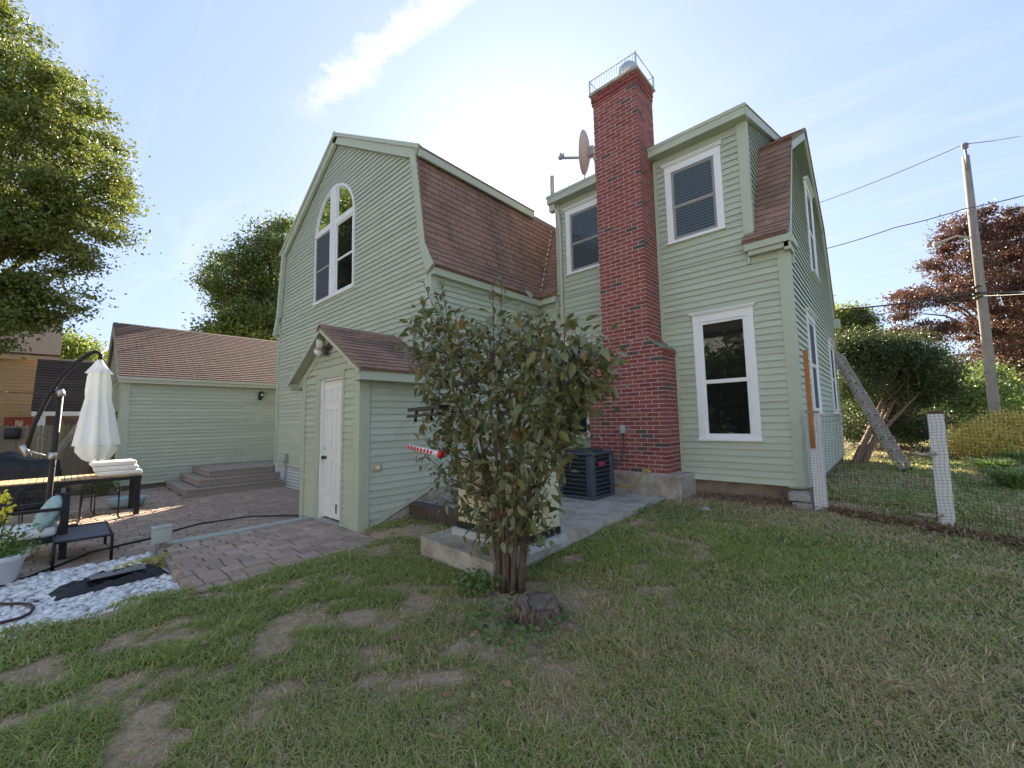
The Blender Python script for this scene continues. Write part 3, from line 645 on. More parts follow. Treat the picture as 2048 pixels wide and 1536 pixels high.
def wspan(z):
    if z <= 4.0: return (-12.49, -5.60)
    if z <= 6.25: t = (z-4)/2.25; return (-12.6+.36*t+.06, -5.5-.36*t-.06)
    if z < 8.08: t = (z-6.25)/1.87; return (-12.24+3.19*t, -5.86-3.19*t)
    return None
def arch(z):
    if z < AZ0 or z > AZT: return None
    if z < ATR: return (AC_-AW, AC_+AW)
    q = AW*math.sqrt(max(0, 1-((z-ATR)/(AZT-ATR))**2)); return (AC_-q, AC_+q)
def door_hole(z): return (-7.48, -5.45) if z < 2.2 else ((-6.45-(3.0-z)*1.6, -6.45+(3.0-z)*1.6) if z < 2.95 else None)
boards(wg, Vector((0, 4.06, 0)), X, -Y, .42, 8.05, wspan, [arch, door_hole])
boards(ws, Vector((-5.48, 0, 0)), Y, X, .45, 3.95, lambda z: (4.16, 6.97))
mb = MB(); mb.box((-5.61, 4.024, .42), (-5.446, 4.06, 3.95)); mb.box((-5.48, 4.06, .42), (-5.445, 4.155, 3.95)); mb.build('corner_board', TRIM, wing)
mb = MB(); mb.box((-12.63, 4.024, .42), (-12.49, 4.06, 3.95)); mb.build('corner_board', TRIM, wing)
mb = MB(); mb.box((-5.75, 4.12, -.3), (-5.5, 7.0, .45)); mb.box((-9.4, 4.1, -.3), (-5.5, 4.3, .42)); mb.build('foundation', CONC_D, wing)
# arched window
FY = 4.06
def arch_pts(r0, r1, z0, k=20):
    """outline of half windows and trim: outer arch point list"""
    return [(AC_+math.cos(math.pi*i/k)*r0, z0+math.sin(math.pi*i/k)*r1) for i in range(k+1)]
hA = AZT-ATR
def arch_ring(mb, r0, r1, q0, q1, y0, y1, k=28):
    a = arch_pts(r0, r1, ATR, k); c = arch_pts(q0, q1, ATR, k); vs = []
    for (x, z), (x2, z2) in zip(a, c): vs += [(x, y0, z), (x, y1, z), (x2, y1, z2), (x2, y0, z2)]
    fs = []
    for i in range(k):
        for j in range(4): fs.append((i*4+j, i*4+(j+1) % 4, (i+1)*4+(j+1) % 4, (i+1)*4+j))
    mb.add(vs, fs)
mb = MB(); arch_ring(mb, AW, hA, AW-.06, hA-.06, FY-.04, FY-.001)
mb.box((AC_-AW, FY-.0405, AZ0), (AC_-AW+.06, FY-.001, ATR)); mb.box((AC_+AW-.06, FY-.0405, AZ0), (AC_+AW, FY-.001, ATR)); mb.box((AC_-AW-.01, FY-.06, AZ0-.03), (AC_+AW+.01, FY-.001, AZ0+.03))
mb.box((AC_-.15, FY-.052, AZ0+.03), (AC_+.15, FY-.001, AZT-.01)); mb.box((AC_-AW+.06, FY-.05, ATR-.01), (AC_-.15, FY-.001, ATR+.12)); mb.box((AC_+.15, FY-.05, ATR-.01), (AC_+AW-.06, FY-.001, ATR+.12))
mb.box((AC_-.04, FY-.062, AZ0+.03), (AC_+.04, FY-.0525, AZT-.015))
aw = mb.build('arched_window', WHITE, wing)
mb = MB(); mb.box((AC_-AW+.02, FY-.004, AZ0), (AC_+AW-.02, FY-.0015, ATR)); mb.prism([(x, FY-.0015, z) for x, z in arch_pts(AW-.03, hA-.03, ATR, 24)], (0, -.0025, 0)); mb.build('room_shade_panel', SHADE_BLACK, aw)  # flat black fill imitates the darkness inside the arched window
for sgn in (-1, 1):
    xa, xb = (AC_-AW+.06, AC_-.15) if sgn < 0 else (AC_+.15, AC_+AW-.06)
    mb = MB(); zm = 5.18
    for (za, zb, d) in ((AZ0+.03, zm+.02, .022), (zm-.02, ATR-.01, .030)):
        mb.box((xa, FY-d, za), (xa+.045, FY-.004, zb)); mb.box((xb-.045, FY-d, za), (xb, FY-.004, zb)); mb.box((xa+.045, FY-d, za), (xb-.045, FY-.004, za+.05)); mb.box((xa+.045, FY-d, zb-.04), (xb-.045, FY-.004, zb))
    mb.build('sash', WHITE if sgn > 0 else GREYSASH, aw)
    mb = MB(); mb.add([(xa, FY-.016, AZ0), (xb, FY-.016, AZ0), (xb, FY-.016, ATR), (xa, FY-.016, ATR)], [(0,1,2,3)]); mb.build('pane', SCREEN if sgn < 0 else GLASS, aw)
    pts = [(x, FY-.016, z) for x, z in arch_pts(AW-.06, hA-.06, ATR+.10, 40) if (x-AC_)*sgn > .15]
    ze = ATR+.10+(hA-.06)*math.sqrt(1-(.15/(AW-.06))**2)
    pts = (pts + [(AC_+.15, FY-.016, ze), (AC_+.15, FY-.016, ATR+.10)]) if sgn > 0 else ([(AC_-.15, FY-.016, ATR+.10), (AC_-.15, FY-.016, ze)] + pts)
    pts = [(x, y, min(z, AZT-.03)) for x, y, z in pts]
    mb = MB(); mb.add(pts[::-1], [tuple(range(len(pts)))]); mb.build('pane', GLASS, aw)
# wing roof
mb = MB(); yf, yb = 3.97, 7.13
for s in (1, -1):
    e = lambda d: GC+s*d
    quad = lambda pts: slab_poly(mb, pts if s > 0 else pts[::-1], .045)
    quad([(e(3.34), yf, 6.26), (e(3.34), yb, 6.26), (GC, yb, 8.20), (GC, yf, 8.20)])
    quad([(e(3.46), yf+.03, 4.50), (e(3.46), 8.1, 4.50), (e(3.17), 8.1, 6.29), (e(3.17), yf+.03, 6.29)])
    quad([(e(3.70), yf+.03, 4.05), (e(3.70), 7.2, 4.05), (e(3.46), 7.2, 4.50), (e(3.46), yf+.03, 4.50)])
wroof = mb.build('roof', SHING, wing)
mb = MB(); mb.prism([(GC-3.1, yb-.05, 6.2), (GC+3.1, yb-.05, 6.2), (GC, yb-.05, 8.1)], (0, -.1, 0)); mb.build('rear_gable', SAGE, wing)
st = []; sd = Vector((-.29, 0, 1.79)); Ls = sd.length; sd.normalize(); sn = Vector((sd.z, 0, -sd.x))
def vlim(r, z0, dz): return (4.03, min(7.10, 7.12+(z0+dz*r-4.36)*.53))
shingles(st, Vector((GC+3.46, 0, 4.50))+sn*.046, Y, sd, sn, int(Ls/.118), .118, .30, lambda r: (3.97, 7.16+(4.50+.118*r-4.36)*.53))
fd = Vector((-.24, 0, .45)); fl = fd.length; fd.normalize(); fn = Vector((fd.z, 0, -fd.x))
shingles(st, Vector((GC+3.70, 0, 4.05))+fn*.046, Y, fd, fn, 4, .125, .30, lambda r: (3.97, 6.83+.11*r))
lay(st, 'shingle', SHING, SHING_I, wroof, tab_mesh(SHING), 300)
ff = mat('flashing', (.62, .60, .56), .5)
mb = MB()
for k in range(14):
    f0, f1 = k/14, (k+.55)/14; A = Vector((-5.42, 6.90, 4.14)); B_ = Vector((-5.84, 7.98, 6.2)); mb.bar(A.lerp(B_, f0)+Vector((.03, -.04, 0)), A.lerp(B_, f1)+Vector((.03, -.04, 0)), .02, .012)
mb.build('valley_flashing', ff, wing)
for s in (1, -1):
    e = lambda d: GC+s*d
    rake((e(3.34), 4.02, 6.33), (GC, 4.02, 8.27), .24, -Y, .06, parent=wing); rake((e(3.38), 3.966, 6.31), (GC, 3.966, 8.26), .075, -Y, .035, parent=wing)
    rake((e(3.23), 4.03, 6.30), (e(3.50), 4.03, 4.50), .15, Vector((0, -1, 0)), .05, parent=wing) if s < 0 else None
    mb = MB(); pts = [(e(3.225), 6.30), (e(3.512), 4.51), (e(3.755), 4.06), (e(3.60), 3.97), (e(3.39), 4.43), (e(3.08), 6.26)]
    mb.prism([(x, 3.998, z) for x, z in pts], (0, -.055, 0)); mb.build('rake_board', TRIM, wing)
    mb = MB(); xx = sorted((e(3.30), e(3.345))); mb.box((xx[0], yf+.01, 6.13), (xx[1], yb, 6.285)); xx = sorted((e(3.18), e(3.30))); mb.box((xx[0], yf+.04, 6.20), (xx[1], yb, 6.225)); mb.build('break_fascia', TRIM, wing)
    mb = MB(); xx = sorted((e(3.56), e(3.70))); mb.box((xx[0], yf+.04, 3.93), (xx[1], 6.86, 4.04)); xx = sorted((e(3.545), e(3.60))); mb.box((xx[0]+.001, yf+.06, 3.86), (xx[1], 6.9, 3.929)); mb.prism([(e(3.698), yf+.032, 4.039), (e(3.46), yf+.032, 4.039), (e(3.46), yf+.032, 4.49)], (0, 2.85, 0)); mb.build('eave_fascia', TRIM, wing)
mb = MB(); mb.prism([(GC-.07, 3.985, 8.12), (GC+.07, 3.985, 8.12), (GC+.07, 3.985, 8.235), (GC, 3.985, 8.272), (GC-.07, 3.985, 8.235)], (0, -.058, 0)); mb.build('apex_block', TRIM, wing)
# lattice skirt under the left of the gable wall
mb = MB()
def clipseg(x0, z0, dx, a0, a1, b0, b1):
    t0, t1 = 0, 10
    for p, d, lo, hi in ((x0, dx, a0, a1), (z0, 1, b0, b1)):
        u0, u1 = (lo-p)/d, (hi-p)/d; u0, u1 = min(u0, u1), max(u0, u1); t0, t1 = max(t0, u0), min(t1, u1)
    return (t0, t1) if t1-t0 > .02 else None
for lay_, dx in ((0, .72), (1, -.72)):
    x = -13.2
    while x < -8.8:
        c = clipseg(x, -.12, dx, -12.5, -9.2, -.12, .40)
        if c: yy = 4.06-.008*lay_; mb.prism([(x+dx*c[0]-.019, yy, -.12+c[0]), (x+dx*c[0]+.019, yy, -.12+c[0]), (x+dx*c[1]+.019, yy, -.12+c[1]), (x+dx*c[1]-.019, yy, -.12+c[1])], (0, -.006, 0))
        x += .115
mb.box((-12.52, 4.03, -.12), (-12.46, 4.075, .41)); mb.box((-11.83, 4.03, -.12), (-11.73, 4.045, .41)); mb.build('lattice', WHITE, wing, kind='stuff')
mb = MB(); mb.box((-12.5, 4.2, -.15), (-9.2, 4.25, .42)); mb.build('crawl_space_shade', SHADE_BLACK, wing)  # black sheet painted as the shade under the wing
p = ony(573, 914, 4.04); mb = MB(); mb.rbox((p.x-.2, 3.93, p.z-.12), (p.x+.12, 4.043, p.z+.1), .01); mb.tube([(p.x+.02, 4.0, p.z-.1), (p.x+.02, 4.0, -.08)], .02, 8); mb.build('meter_box', GREYBOX, wing)

# ================================================================== CELLAR ENTRY with white door (front y = 2.83)
EX0, EX1, EY, EZ, EC = -7.46, -5.47, 2.83, -.08, -6.45
entry = thing('cellar_entry', (EC, EY, EZ), 'small gabled cellar entry with white panel door on the wing', 'entry porch')
SAGE_E = mat('sage_paint_entry', (.46, .495, .375), .55, var=.05, noise=(2.2, .07), bump=(60, .08, .004), stain=((.30, .30, .19), 2.0, .58, .85))
mb = MB(); mb.box((EX0, EY+.002, EZ), (-6.80, EY+.1, 2.28)); mb.box((-5.99, EY+.002, EZ), (EX1-.003, EY+.1, 2.28)); mb.prism([(EX0, EY+.0025, 2.26), (EX1-.003, EY+.0025, 2.26), (EC, EY+.0025, 2.90)], (0, .09, 0)); ef = mb.build('front_wall', SAGE_E, entry)
boards(ef, Vector((0, EY, 0)), X, -Y, 0, 2.28, lambda z: (EX0+.13, EX1-.13), [(-6.93, -5.93, 0, 2.32)], .0985, m=SAGE_E)
boards(ef, Vector((0, EY, 0)), X, -Y, 2.30, 2.86, lambda z: (EC-(2.93-z)*1.58, EC+(2.93-z)*1.58), (), .105, m=SAGE_E)
mb = MB(); mb.prism([(EX1-.002, 2.85, .04), (EX1-.002, 2.95, .04), (EX1-.002, 4.06, .49), (EX1-.002, 4.06, 2.3), (EX1-.002, 2.85, 2.3)][::1], (-.1, 0, 0)); es = mb.build('side_wall', SAGE, entry)
def sspan(z): lo = 2.97; hi = 4.05 if z > .52 else max(2.99, 3.0+(z-.08)*2.45); return (lo, hi)
boards(es, Vector((EX1, 0, 0)), Y, X, .06, 2.22, sspan, (), .098)
mb = MB(); mb.box((EX0-.022, EY-.034, EZ), (EX0+.13, EY+.0015, 2.30)); mb.build('corner_board', SAGE_E, entry); mb = MB(); mb.box((EX1-.13, EY-.034, EZ), (EX1+.032, EY+.0015, 2.26)); mb.build('corner_board', SAGE_E, entry); mb = MB(); mb.box((EX1, EY+.0015, EZ), (EX1+.0325, EY+.13, 2.24)); mb.build('corner_board', SAGE_E, entry); mb = MB(); mb.box((EX0-.023, EY+.0015, EZ), (EX0, 4.05, 2.3)); mb.build('far_side_wall', SAGE_E, entry)
mb = MB(); mb.prism([(EX1+.002, 2.97, .02), (EX1+.002, 4.07, .455), (EX1+.002, 4.07, .52), (EX1+.002, 2.97, .085)], (.03, 0, 0)); mb.build('sloped_trim', TRIM, entry)
mb = MB(); mb.prism([(EX1-.01, 2.95, -.2), (EX1-.01, 4.5, -.2), (EX1-.01, 4.5, .5), (EX1-.01, 4.07, .46), (EX1-.01, 2.95, .02)], (-.2, 0, 0)); mb.prism([(EX1+.015, 3.0, -.2), (EX1+.015, 4.4, -.2), (EX1+.015, 4.4, .43), (EX1+.015, 4.07, .43), (EX1+.015, 3.0, .01)], (-.02, 0, 0)); mb.build('concrete_cheek', CONC, entry)
mb = MB(); mb.box((-6.93, EY-.028, EZ), (-6.795, EY+.012, 2.33)); mb.box((-6.0, EY-.028, EZ), (-5.93, EY+.012, 2.33)); mb.box((-6.795, EY-.0275, 2.215), (-6.0, EY+.012, 2.329)); mb.build('door_casing', SAGE_E, entry)
DW = mat('white_door_paint', (.80, .79, .76), .45, noise=(6, .05), stain=((.55, .42, .26), 3, .68, .85))
mb = MB(); mb.box((-6.795, EY+.0, .03), (-6.745, EY+.10, 2.2145)); mb.box((-6.03, EY+.0, .03), (-6.0005, EY+.10, 2.2145)); mb.box((-6.745, EY+.0, 2.185), (-6.03, EY+.1, 2.2145)); mb.build('door_jamb', DW, entry)
mb = MB(); mb.box((-6.742, EY+.055, .06), (-6.033, EY+.10, 2.182)); door = mb.build('door', DW, entry)
for cxx in (-6.555, -6.22):
    for (za, zb) in ((.22 if cxx < -6.4 else .45, .92), (1.05, 1.74), (1.84, 2.06)):
        M4 = None; mb = MB(); x0, x1 = cxx-.105, cxx+.105; y0 = EY+.055
        if zb < 1 and cxx > -6.4: za = .40
        if zb < 1 and cxx < -6.4: za = .40
        # sunk groove frame and raised field
        mb.box((x0, y0-.013, za), (x1, y0+.001, za+.016)); mb.box((x0, y0-.013, zb-.016), (x1, y0+.001, zb)); mb.box((x0, y0-.013, za+.016), (x0+.016, y0+.001, zb-.016)); mb.box((x1-.016, y0-.013, za+.016), (x1, y0+.001, zb-.016))
        mb.prism([(x0+.035, y0, za+.035), (x1-.035, y0, za+.035), (x1-.035, y0, zb-.035), (x0+.035, y0, zb-.035)], (0, -.011, 0)); mb.build('door_panel', DW, door)
mb = MB(); mb.lathe([(.008, 0), (.012, .025), (.028, .035), (.030, .055), (.018, .065), (.001, .067)], (-6.69, EY+.055, .97), 14, (0, -1, 0)); mb.lathe([(.03, 0), (.03, .008), (.001, .009)], (-6.69, EY+.055, .97), 14, (0, -1, 0)); mb.build('door_knob', BLACK, door)
mb = MB(); mb.lathe([(.028, 0), (.028, .02), (.01, .022)], (-6.69, EY+.055, 1.11), 12, (0, -1, 0)); mb.build('deadbolt', STEEL, door)
mb = MB(); mb.box((-6.44, EY+.045, .13), (-6.425, EY+.0545, .30)); mb.box((-6.25, EY+.045, .13), (-6.235, EY+.0545, .30)); mb.box((-6.425, EY+.045, .285), (-6.25, EY+.0545, .30)); mb.box((-6.425, EY+.045, .13), (-6.25, EY+.0545, .145)); cfp = mb.build('pet_flap', DW, door)
mb = MB(); mb.box((-6.31, EY+.050, .146), (-6.252, EY+.0545, .284)); mb.build('flap_gap_shade', SHADE_BLACK, door)  # black plate on the door, painted as a dark opening
mb = MB(); mb.box((-6.8, EY-.06, -.02), (-5.99, EY+.12, .03)); mb.build('door_sill', mat('grey_sill', (.33, .34, .33), .7, noise=(10, .1)), entry)
# roof
mb = MB(); ez, ea, hw = 2.215, 2.985, 1.29
slab_poly(mb, [(EC+hw, EY-.17, ez), (EC+hw, 4.06, ez), (EC, 4.06, ea), (EC, EY-.17, ea)], .03); slab_poly(mb, [(EC, EY-.17, ea), (EC, 4.06, ea), (EC-hw, 4.06, ez), (EC-hw, EY-.17, ez)], .03); er = mb.build('roof', SHING, entry)
st = []; rd = Vector((-hw, 0, ea-ez)); Ls = rd.length; rd.normalize(); rn = Vector((rd.z, 0, -rd.x))
shingles(st, Vector((EC+hw+.015, 0, ez-.008))+rn*.031, Y, rd, rn, int(Ls/.128)+1, .128, .30, lambda r: (EY-.19, 4.06))
lay(st, 'shingle', SHING, SHING_I, er, tab_mesh(SHING), 120)
mb = MB()
for k in range(9):
    y0 = EY-.19+k*.145; y1 = min(y0+.17, 4.06); t = .012 if k % 2 else .016
    mb.prism([(EC-.12, y0, ea-.03), (EC, y0, ea+.045+t), (EC+.13, y0, ea-.03), (EC+.13, y0, ea-.02+t), (EC, y0, ea+.055+t), (EC-.12, y0, ea-.02+t)], (0, y1-y0, 0))
mb.build('ridge_cap', SHING, er)
for s in (1, -1):
    rake((EC+s*hw, EY-.165, ez-.002), (EC, EY-.165, ea-.002), .045, -Y, .025, m=SAGE_E, parent=entry); rake((EC+s*(hw-.05), EY-.01, ez-.02), (EC, EY-.01, ea-.06), .11, -Y, .02, m=SAGE_E, parent=entry)
    mb = MB(); a = Vector((EC+s*(hw-.01), EY-.16, ez-.012)); b_ = Vector((EC, EY-.16, ea-.012)); mb.prism([a, b_, b_+Vector((0, .17, 0)), a+Vector((0, .17, 0))], (0, 0, -.012)); mb.build('soffit', SAGE_E, entry)
mb = MB(); mb.box((EC+hw-.05, EY-.16, ez-.125), (EC+hw-.02, 4.05, ez-.004)); mb.box((EX1+.023, EY-.14, ez-.12), (EC+hw-.05, 4.05, ez-.10)); mb.build('eave_fascia', TRIM, entry)
mb = MB(); mb.box((EC-hw+.02, EY-.16, ez-.125), (EC-hw+.05, 4.05, ez-.004)); mb.build('eave_fascia', TRIM, entry)
fl = thing('flood_light', (-6.47, EY-.02, 2.68), 'white twin flood light with sensor under the entry gable', 'flood light')
mb = MB(); mb.lathe([(.055, 0), (.055, .03), (.02, .035)], (-6.40, EY-.025, 2.72), 14, (0, -1, 0)); mb.box((-6.50, EY-.10, 2.66), (-6.40, EY-.03, 2.71)); mb.box((-6.49, EY-.12, 2.57), (-6.42, EY-.05, 2.65)); mb.build('bracket', mat('bronze_plastic', (.07, .065, .055), .5), fl)
lw = mat('lamp_lens', (.75, .70, .55), .3)
mb = MB(); mb.lathe([(.03, 0), (.075, .05), (.085, .11), (.08, .125), (.001, .12)], (-6.49, EY-.08, 2.74), 18, (-.35, -.9, .05)); mb.build('lamp_head', lw, fl)
mb = MB(); mb.lathe([(.03, 0), (.06, .05), (.07, .10), (.001, .10)], (-6.60, EY-.08, 2.68), 18, (-.8, -.35, -.45)); mb.build('lamp_head', WHITE, fl)
p = onx(754, 935, EX1); ob = thing('outlet_box', (EX1+.02, p.y, p.z-.05), 'small clear weatherproof outlet cover on the entry side wall', 'outlet')
mb = MB(); mb.rbox((EX1+.012, p.y-.075, p.z-.05), (EX1+.05, p.y+.055, p.z+.05), .01); mb.build('cover', mat('yellowed_cover', (.42, .38, .26), .35), ob)
mb = MB(); mb.lathe([(.03, 0), (.03, .012), (.001, .013)], (EX1+.05, p.y-.01, p.z), 14, (1, 0, 0)); mb.build('socket', lw, ob)

# ================================================================== GARAGE (long wall x = -14.6, end wall y = 1.05)
GX, GY0, GY1, GR, GZ = -14.6, 1.05, 6.6, -17.6, 4.72
gar = thing('garage', (-17, 3, -.1), 'low sage green garage with shallow brown shingle roof behind the patio', 'garage')
mb = MB(); mb.box((GX-.15, GY0, .02), (GX-.002, GY1, 2.72)); gl = mb.build('long_wall', SAGE, gar)
boards(gl, Vector((GX, 0, 0)), Y, X, .02, 2.66, lambda z: (GY0+.14, GY1), ())
mb = MB(); mb.prism([(GX-.002, GY0+.002, .02), (-20.6, GY0+.002, .02), (-20.6, GY0+.002, 2.7), (GR, GY0+.002, GZ-.12), (GX-.002, GY0+.002, 2.7)], (0, .15, 0)); ge = mb.build('end_wall', SAGE, gar)
boards(ge, Vector((0, GY0, 0)), X, -Y, .02, 4.5, lambda z: (-20.5, GX-.12) if z < 2.7 else (GR-(4.6-z)*1.57, GR+(4.6-z)*1.57-.03), [(-16.9, -15.5, 0, 2.0)])
mb = MB(); mb.box((-16.85, GY0-.01, 0), (-15.55, GY0+.05, 1.96)); mb.build('dark_doorway', mat('dark_door', (.05, .05, .045), .6), gar)
mb = MB(); mb.box((GX-.14, GY0-.034, .02), (GX+.032, GY0+.001, 2.72)); mb.box((GX, GY0+.001, .02), (GX+.0325, GY0+.14, 2.70)); mb.build('corner_board', TRIM, gar)
mb = MB(); ex, ezz = GX+.18, 2.80
slab_poly(mb, [(ex, GY0-.10, ezz), (ex, GY1, ezz), (GR, GY1, GZ), (GR, GY0-.10, GZ)], .04); slab_poly(mb, [(GR, GY0-.10, GZ), (GR, GY1, GZ), (-20.8, GY1, 2.75), (-20.8, GY0-.10, 2.75)], .04); gr_ = mb.build('roof', SHING, gar)
st = []; rd = Vector((GR-ex, 0, GZ-ezz)); Ls = rd.length; rd.normalize(); rn = Vector((rd.z, 0, -rd.x))
GSH = mat('garage_shingle', (.115, .070, .060), .9, c2=[(.5, (.13, .078, .067)), (1, (.10, .065, .057))], var=.06, noise=(90, .2), bump=(160, .4, .004), stain=((.08, .06, .055), .8, .48, .72))
GSH_I = mat('garage_shingle_mass', (.115, .070, .060), .9, c2=[(.5, (.13, .078, .067)), (1, (.10, .065, .057))], var=.06, rnd='isl', noise=(90, .2), bump=(160, .4, .004), stain=((.08, .06, .055), .8, .48, .72))
shingles(st, Vector((ex+.01, 0, ezz-.006))+rn*.041, Y, rd, rn, int(Ls/.135)+1, .135, .30, lambda r: (GY0-.11, GY1))
lay(st, 'shingle', GSH, GSH_I, gr_, tab_mesh(GSH), 300)
mb = MB(); mb.box((ex-.07, GY0-.10, ezz-.14), (ex+.005, GY1, ezz+.0)); mb.box((ex-.005, GY0-.12, ezz-.05), (ex+.05, GY1, ezz+.02)); mb.box((GX+.023, GY0-.05, ezz-.14), (ex-.07, GY1, ezz-.12)); mb.build('gutter', mat('gutter_cream', (.50, .52, .42), .5), gar)
for s, xe, ze in ((1, ex, ezz), (-1, -20.8, 2.75)): rake((xe, GY0-.08, ze+.03), (GR, GY0-.08, GZ+.03), .16, -Y, .04, parent=gar)
mb = MB(); mb.box((-20.5, GY0+.1, -.3), (GX-.03, GY1, .02)); mb.build('foundation', CONC_D, gar)
p = onx(520, 793, GX+.02); ln = thing('wall_lantern', (GX+.02, p.y, p.z-.15), 'black wall lantern on the garage wall', 'wall lamp')
mb = MB(); mb.box((GX+.018, p.y-.05, p.z-.10), (GX+.03, p.y+.05, p.z+.08)); mb.tube([(GX+.03, p.y, p.z-.04), (GX+.10, p.y, p.z-.12), (GX+.16, p.y, p.z-.06)], .015, 6); mb.lathe([(.05, -.06), (.085, .09), (.10, .10), (.06, .14), (.01, .16)], (GX+.16, p.y, p.z), 6, smooth=False); mb.build('lantern_body', BLACK, ln)
mb = MB(); mb.lathe([(.03, -.0), (.045, .05), (.03, .09)], (GX+.20, p.y, p.z+.0), 10); mb.build('lantern_glass', mat('frosted_glass', (.6, .58, .5), .3), ln)

# ================================================================== STEPS, PATIO, PATH, GRAVEL
steps = thing('deck_steps', (-13.2, 3, PZ), 'three wide composite steps up to the landing by the garage wall', 'steps')
r = .165
for k, (xf, y0) in enumerate(((-11.82, 1.98), (-12.16, 2.27), (-12.52, 2.55))):
    z0, z1 = PZ+r*k, PZ+r*(k+1); yb_ = 4.03
    mb = MB(); mb.box((-14.56, y0+.02, z0), (xf-.025, yb_-.01, z1-.028)); mb.build('riser', DECK, steps)
    nb_ = 2 if k < 2 else int((yb_-y0)/.142)
    if k < 2:
        for j in range(2): mb = MB(); mb.box((-14.56, y0+j*.142, z1-.026), (xf-.29+.0, y0+j*.142+.137, z1)); mb.build('tread_board', DECK, steps)
        for j in range(2): mb = MB(); mb.box((xf-.285+j*.142, y0, z1-.026), (xf-.285+j*.142+.138, yb_, z1)); mb.build('tread_board', DECK, steps)
    else:
        for j in range(nb_): mb = MB(); mb.box((-14.56, y0+j*.142, z1-.026), (xf, y0+j*.142+.137, z1)); mb.build('tread_board', DECK, steps)
if True:
    mb = MB(); mb.box((-14.56, 4.05, PZ), (-12.66, 6.4, PZ+3*r-.01)); mb.build('landing', DECK, steps)

bm = bmesh.new(); bmesh.ops.create_cube(bm, size=1)
for v in bm.verts: v.co += Vector((.5, .5, .5))
pv_ = [v.co.copy() for v in bm.verts]; pf_ = [[v.index for v in f.verts] for f in bm.faces]; bm.free()
def chamfer_unit(c=.06):
    vs = []; 
    for (x, y) in ((0,0),(1,0),(1,1),(0,1)): vs.append((x, y, 0))
    for (x, y) in ((0,0),(1,0),(1,1),(0,1)): vs.append((x, y, .82))
    for (x, y) in ((c,c),(1-c,c),(1-c,1-c),(c,1-c)): vs.append((x, y, 1))
    fs = [(0,3,2,1)] + [(i, (i+1) % 4, 4+(i+1) % 4, 4+i) for i in range(4)] + [(4+i, 4+(i+1) % 4, 8+(i+1) % 4, 8+i) for i in range(4)] + [(8, 9, 10, 11)]
    return vs, fs
cv, cfc = chamfer_unit()
pme = bpy.data.meshes.new('paver'); pme.from_pydata(cv, [], cfc); pme.materials.append(PAVER)
PDATA = (pme, np.array(cv), cfc)
def pave(store, x0, x1, y0, y1, zf, rw=.148, lens=(.148, .222, .222, .30), keep=None, wob=.004):
    """rows run along y; joints staggered, lengths mixed"""
    x = x0
    while x < x1-.03:
        xe = min(x+rw, x1); y = y0 - random.uniform(0, .2)
        while y < y1-.02:
            ln_ = random.choice(lens); a, b_ = max(y, y0), min(y+ln_, y1)
            if b_-a > .03 and (keep is None or keep((x+xe)/2, (a+b_)/2)):
                ang = random.uniform(-.012, .012); rot = Matrix.Rotation(ang, 3, 'Z') @ Matrix.Rotation(random.uniform(-.012, .012), 3, 'X')
                store.append((Vector((x, a, zf((x+xe)/2, (a+b_)/2)-.05+random.uniform(-wob, wob))), rot, (xe-x-.010, b_-a-.010, .05)))
            y += ln_
        x = xe
def lay_pavers(store, parent, mass):
    # cubes have 6 faces plus chamfers, all quads
    lay(store, 'paver', PAVER, PAVER_I, parent, PDATA, 300, mass)
mb = MB(); mb.box((-15.0, -7.0, PZ-.08), (-7.12, 4.2, PZ-.014)); patio = mb.build('patio', JOINT, None, kind='structure'); patio['label'] = 'brown paver patio between garage and lawn'
st = []; pave(st, -14.58, -7.13, -4.2, 4.05, lambda x, y: PZ, keep=lambda x, y: not (x < -11.9 and y > 2.05)); lay_pavers(st, patio, 'paver_field')
mb = MB(); mb.prism([(-6.93, .93, PZ-.1), (-4.74, .93, PZ-.1), (-4.74, .93, -.014), (-6.93, .93, -.014)], (0, 1.90, 0)); path = mb.build('path', JOINT, None, kind='structure'); path['label'] = 'raised paver landing in front of the white cellar door'
st = []; pave(st, -6.92, -4.75, .93, 2.81, lambda x, y: .0+.012*(y-.93)+.01*math.sin(x*2), rw=.20, lens=(.2, .2, .28, .14), wob=.006); lay_pavers(st, path, 'paver_field')
st = []
for k in range(11): st.append((Vector((-6.93+k*.2, .885+random.uniform(-.01, .01), PZ-.03)), Matrix.Rotation(random.uniform(-.05, .05), 3, 'Z'), (.185, .06, .12)))
for loc, rot, scl in st: place('edging_brick', pme, path, loc, rot, scl)
mb = MB(); mb.rbox((-7.11, .93, PZ-.06), (-6.945, 2.82, .012), .008, seg=1); te = mb.build('timber_edging', mat('pale_timber', (.40, .415, .39), .8, noise=(9, .15), bump=(30, .3, .004))); tag(te, 'grey painted timber border between patio and raised path', 'timber')

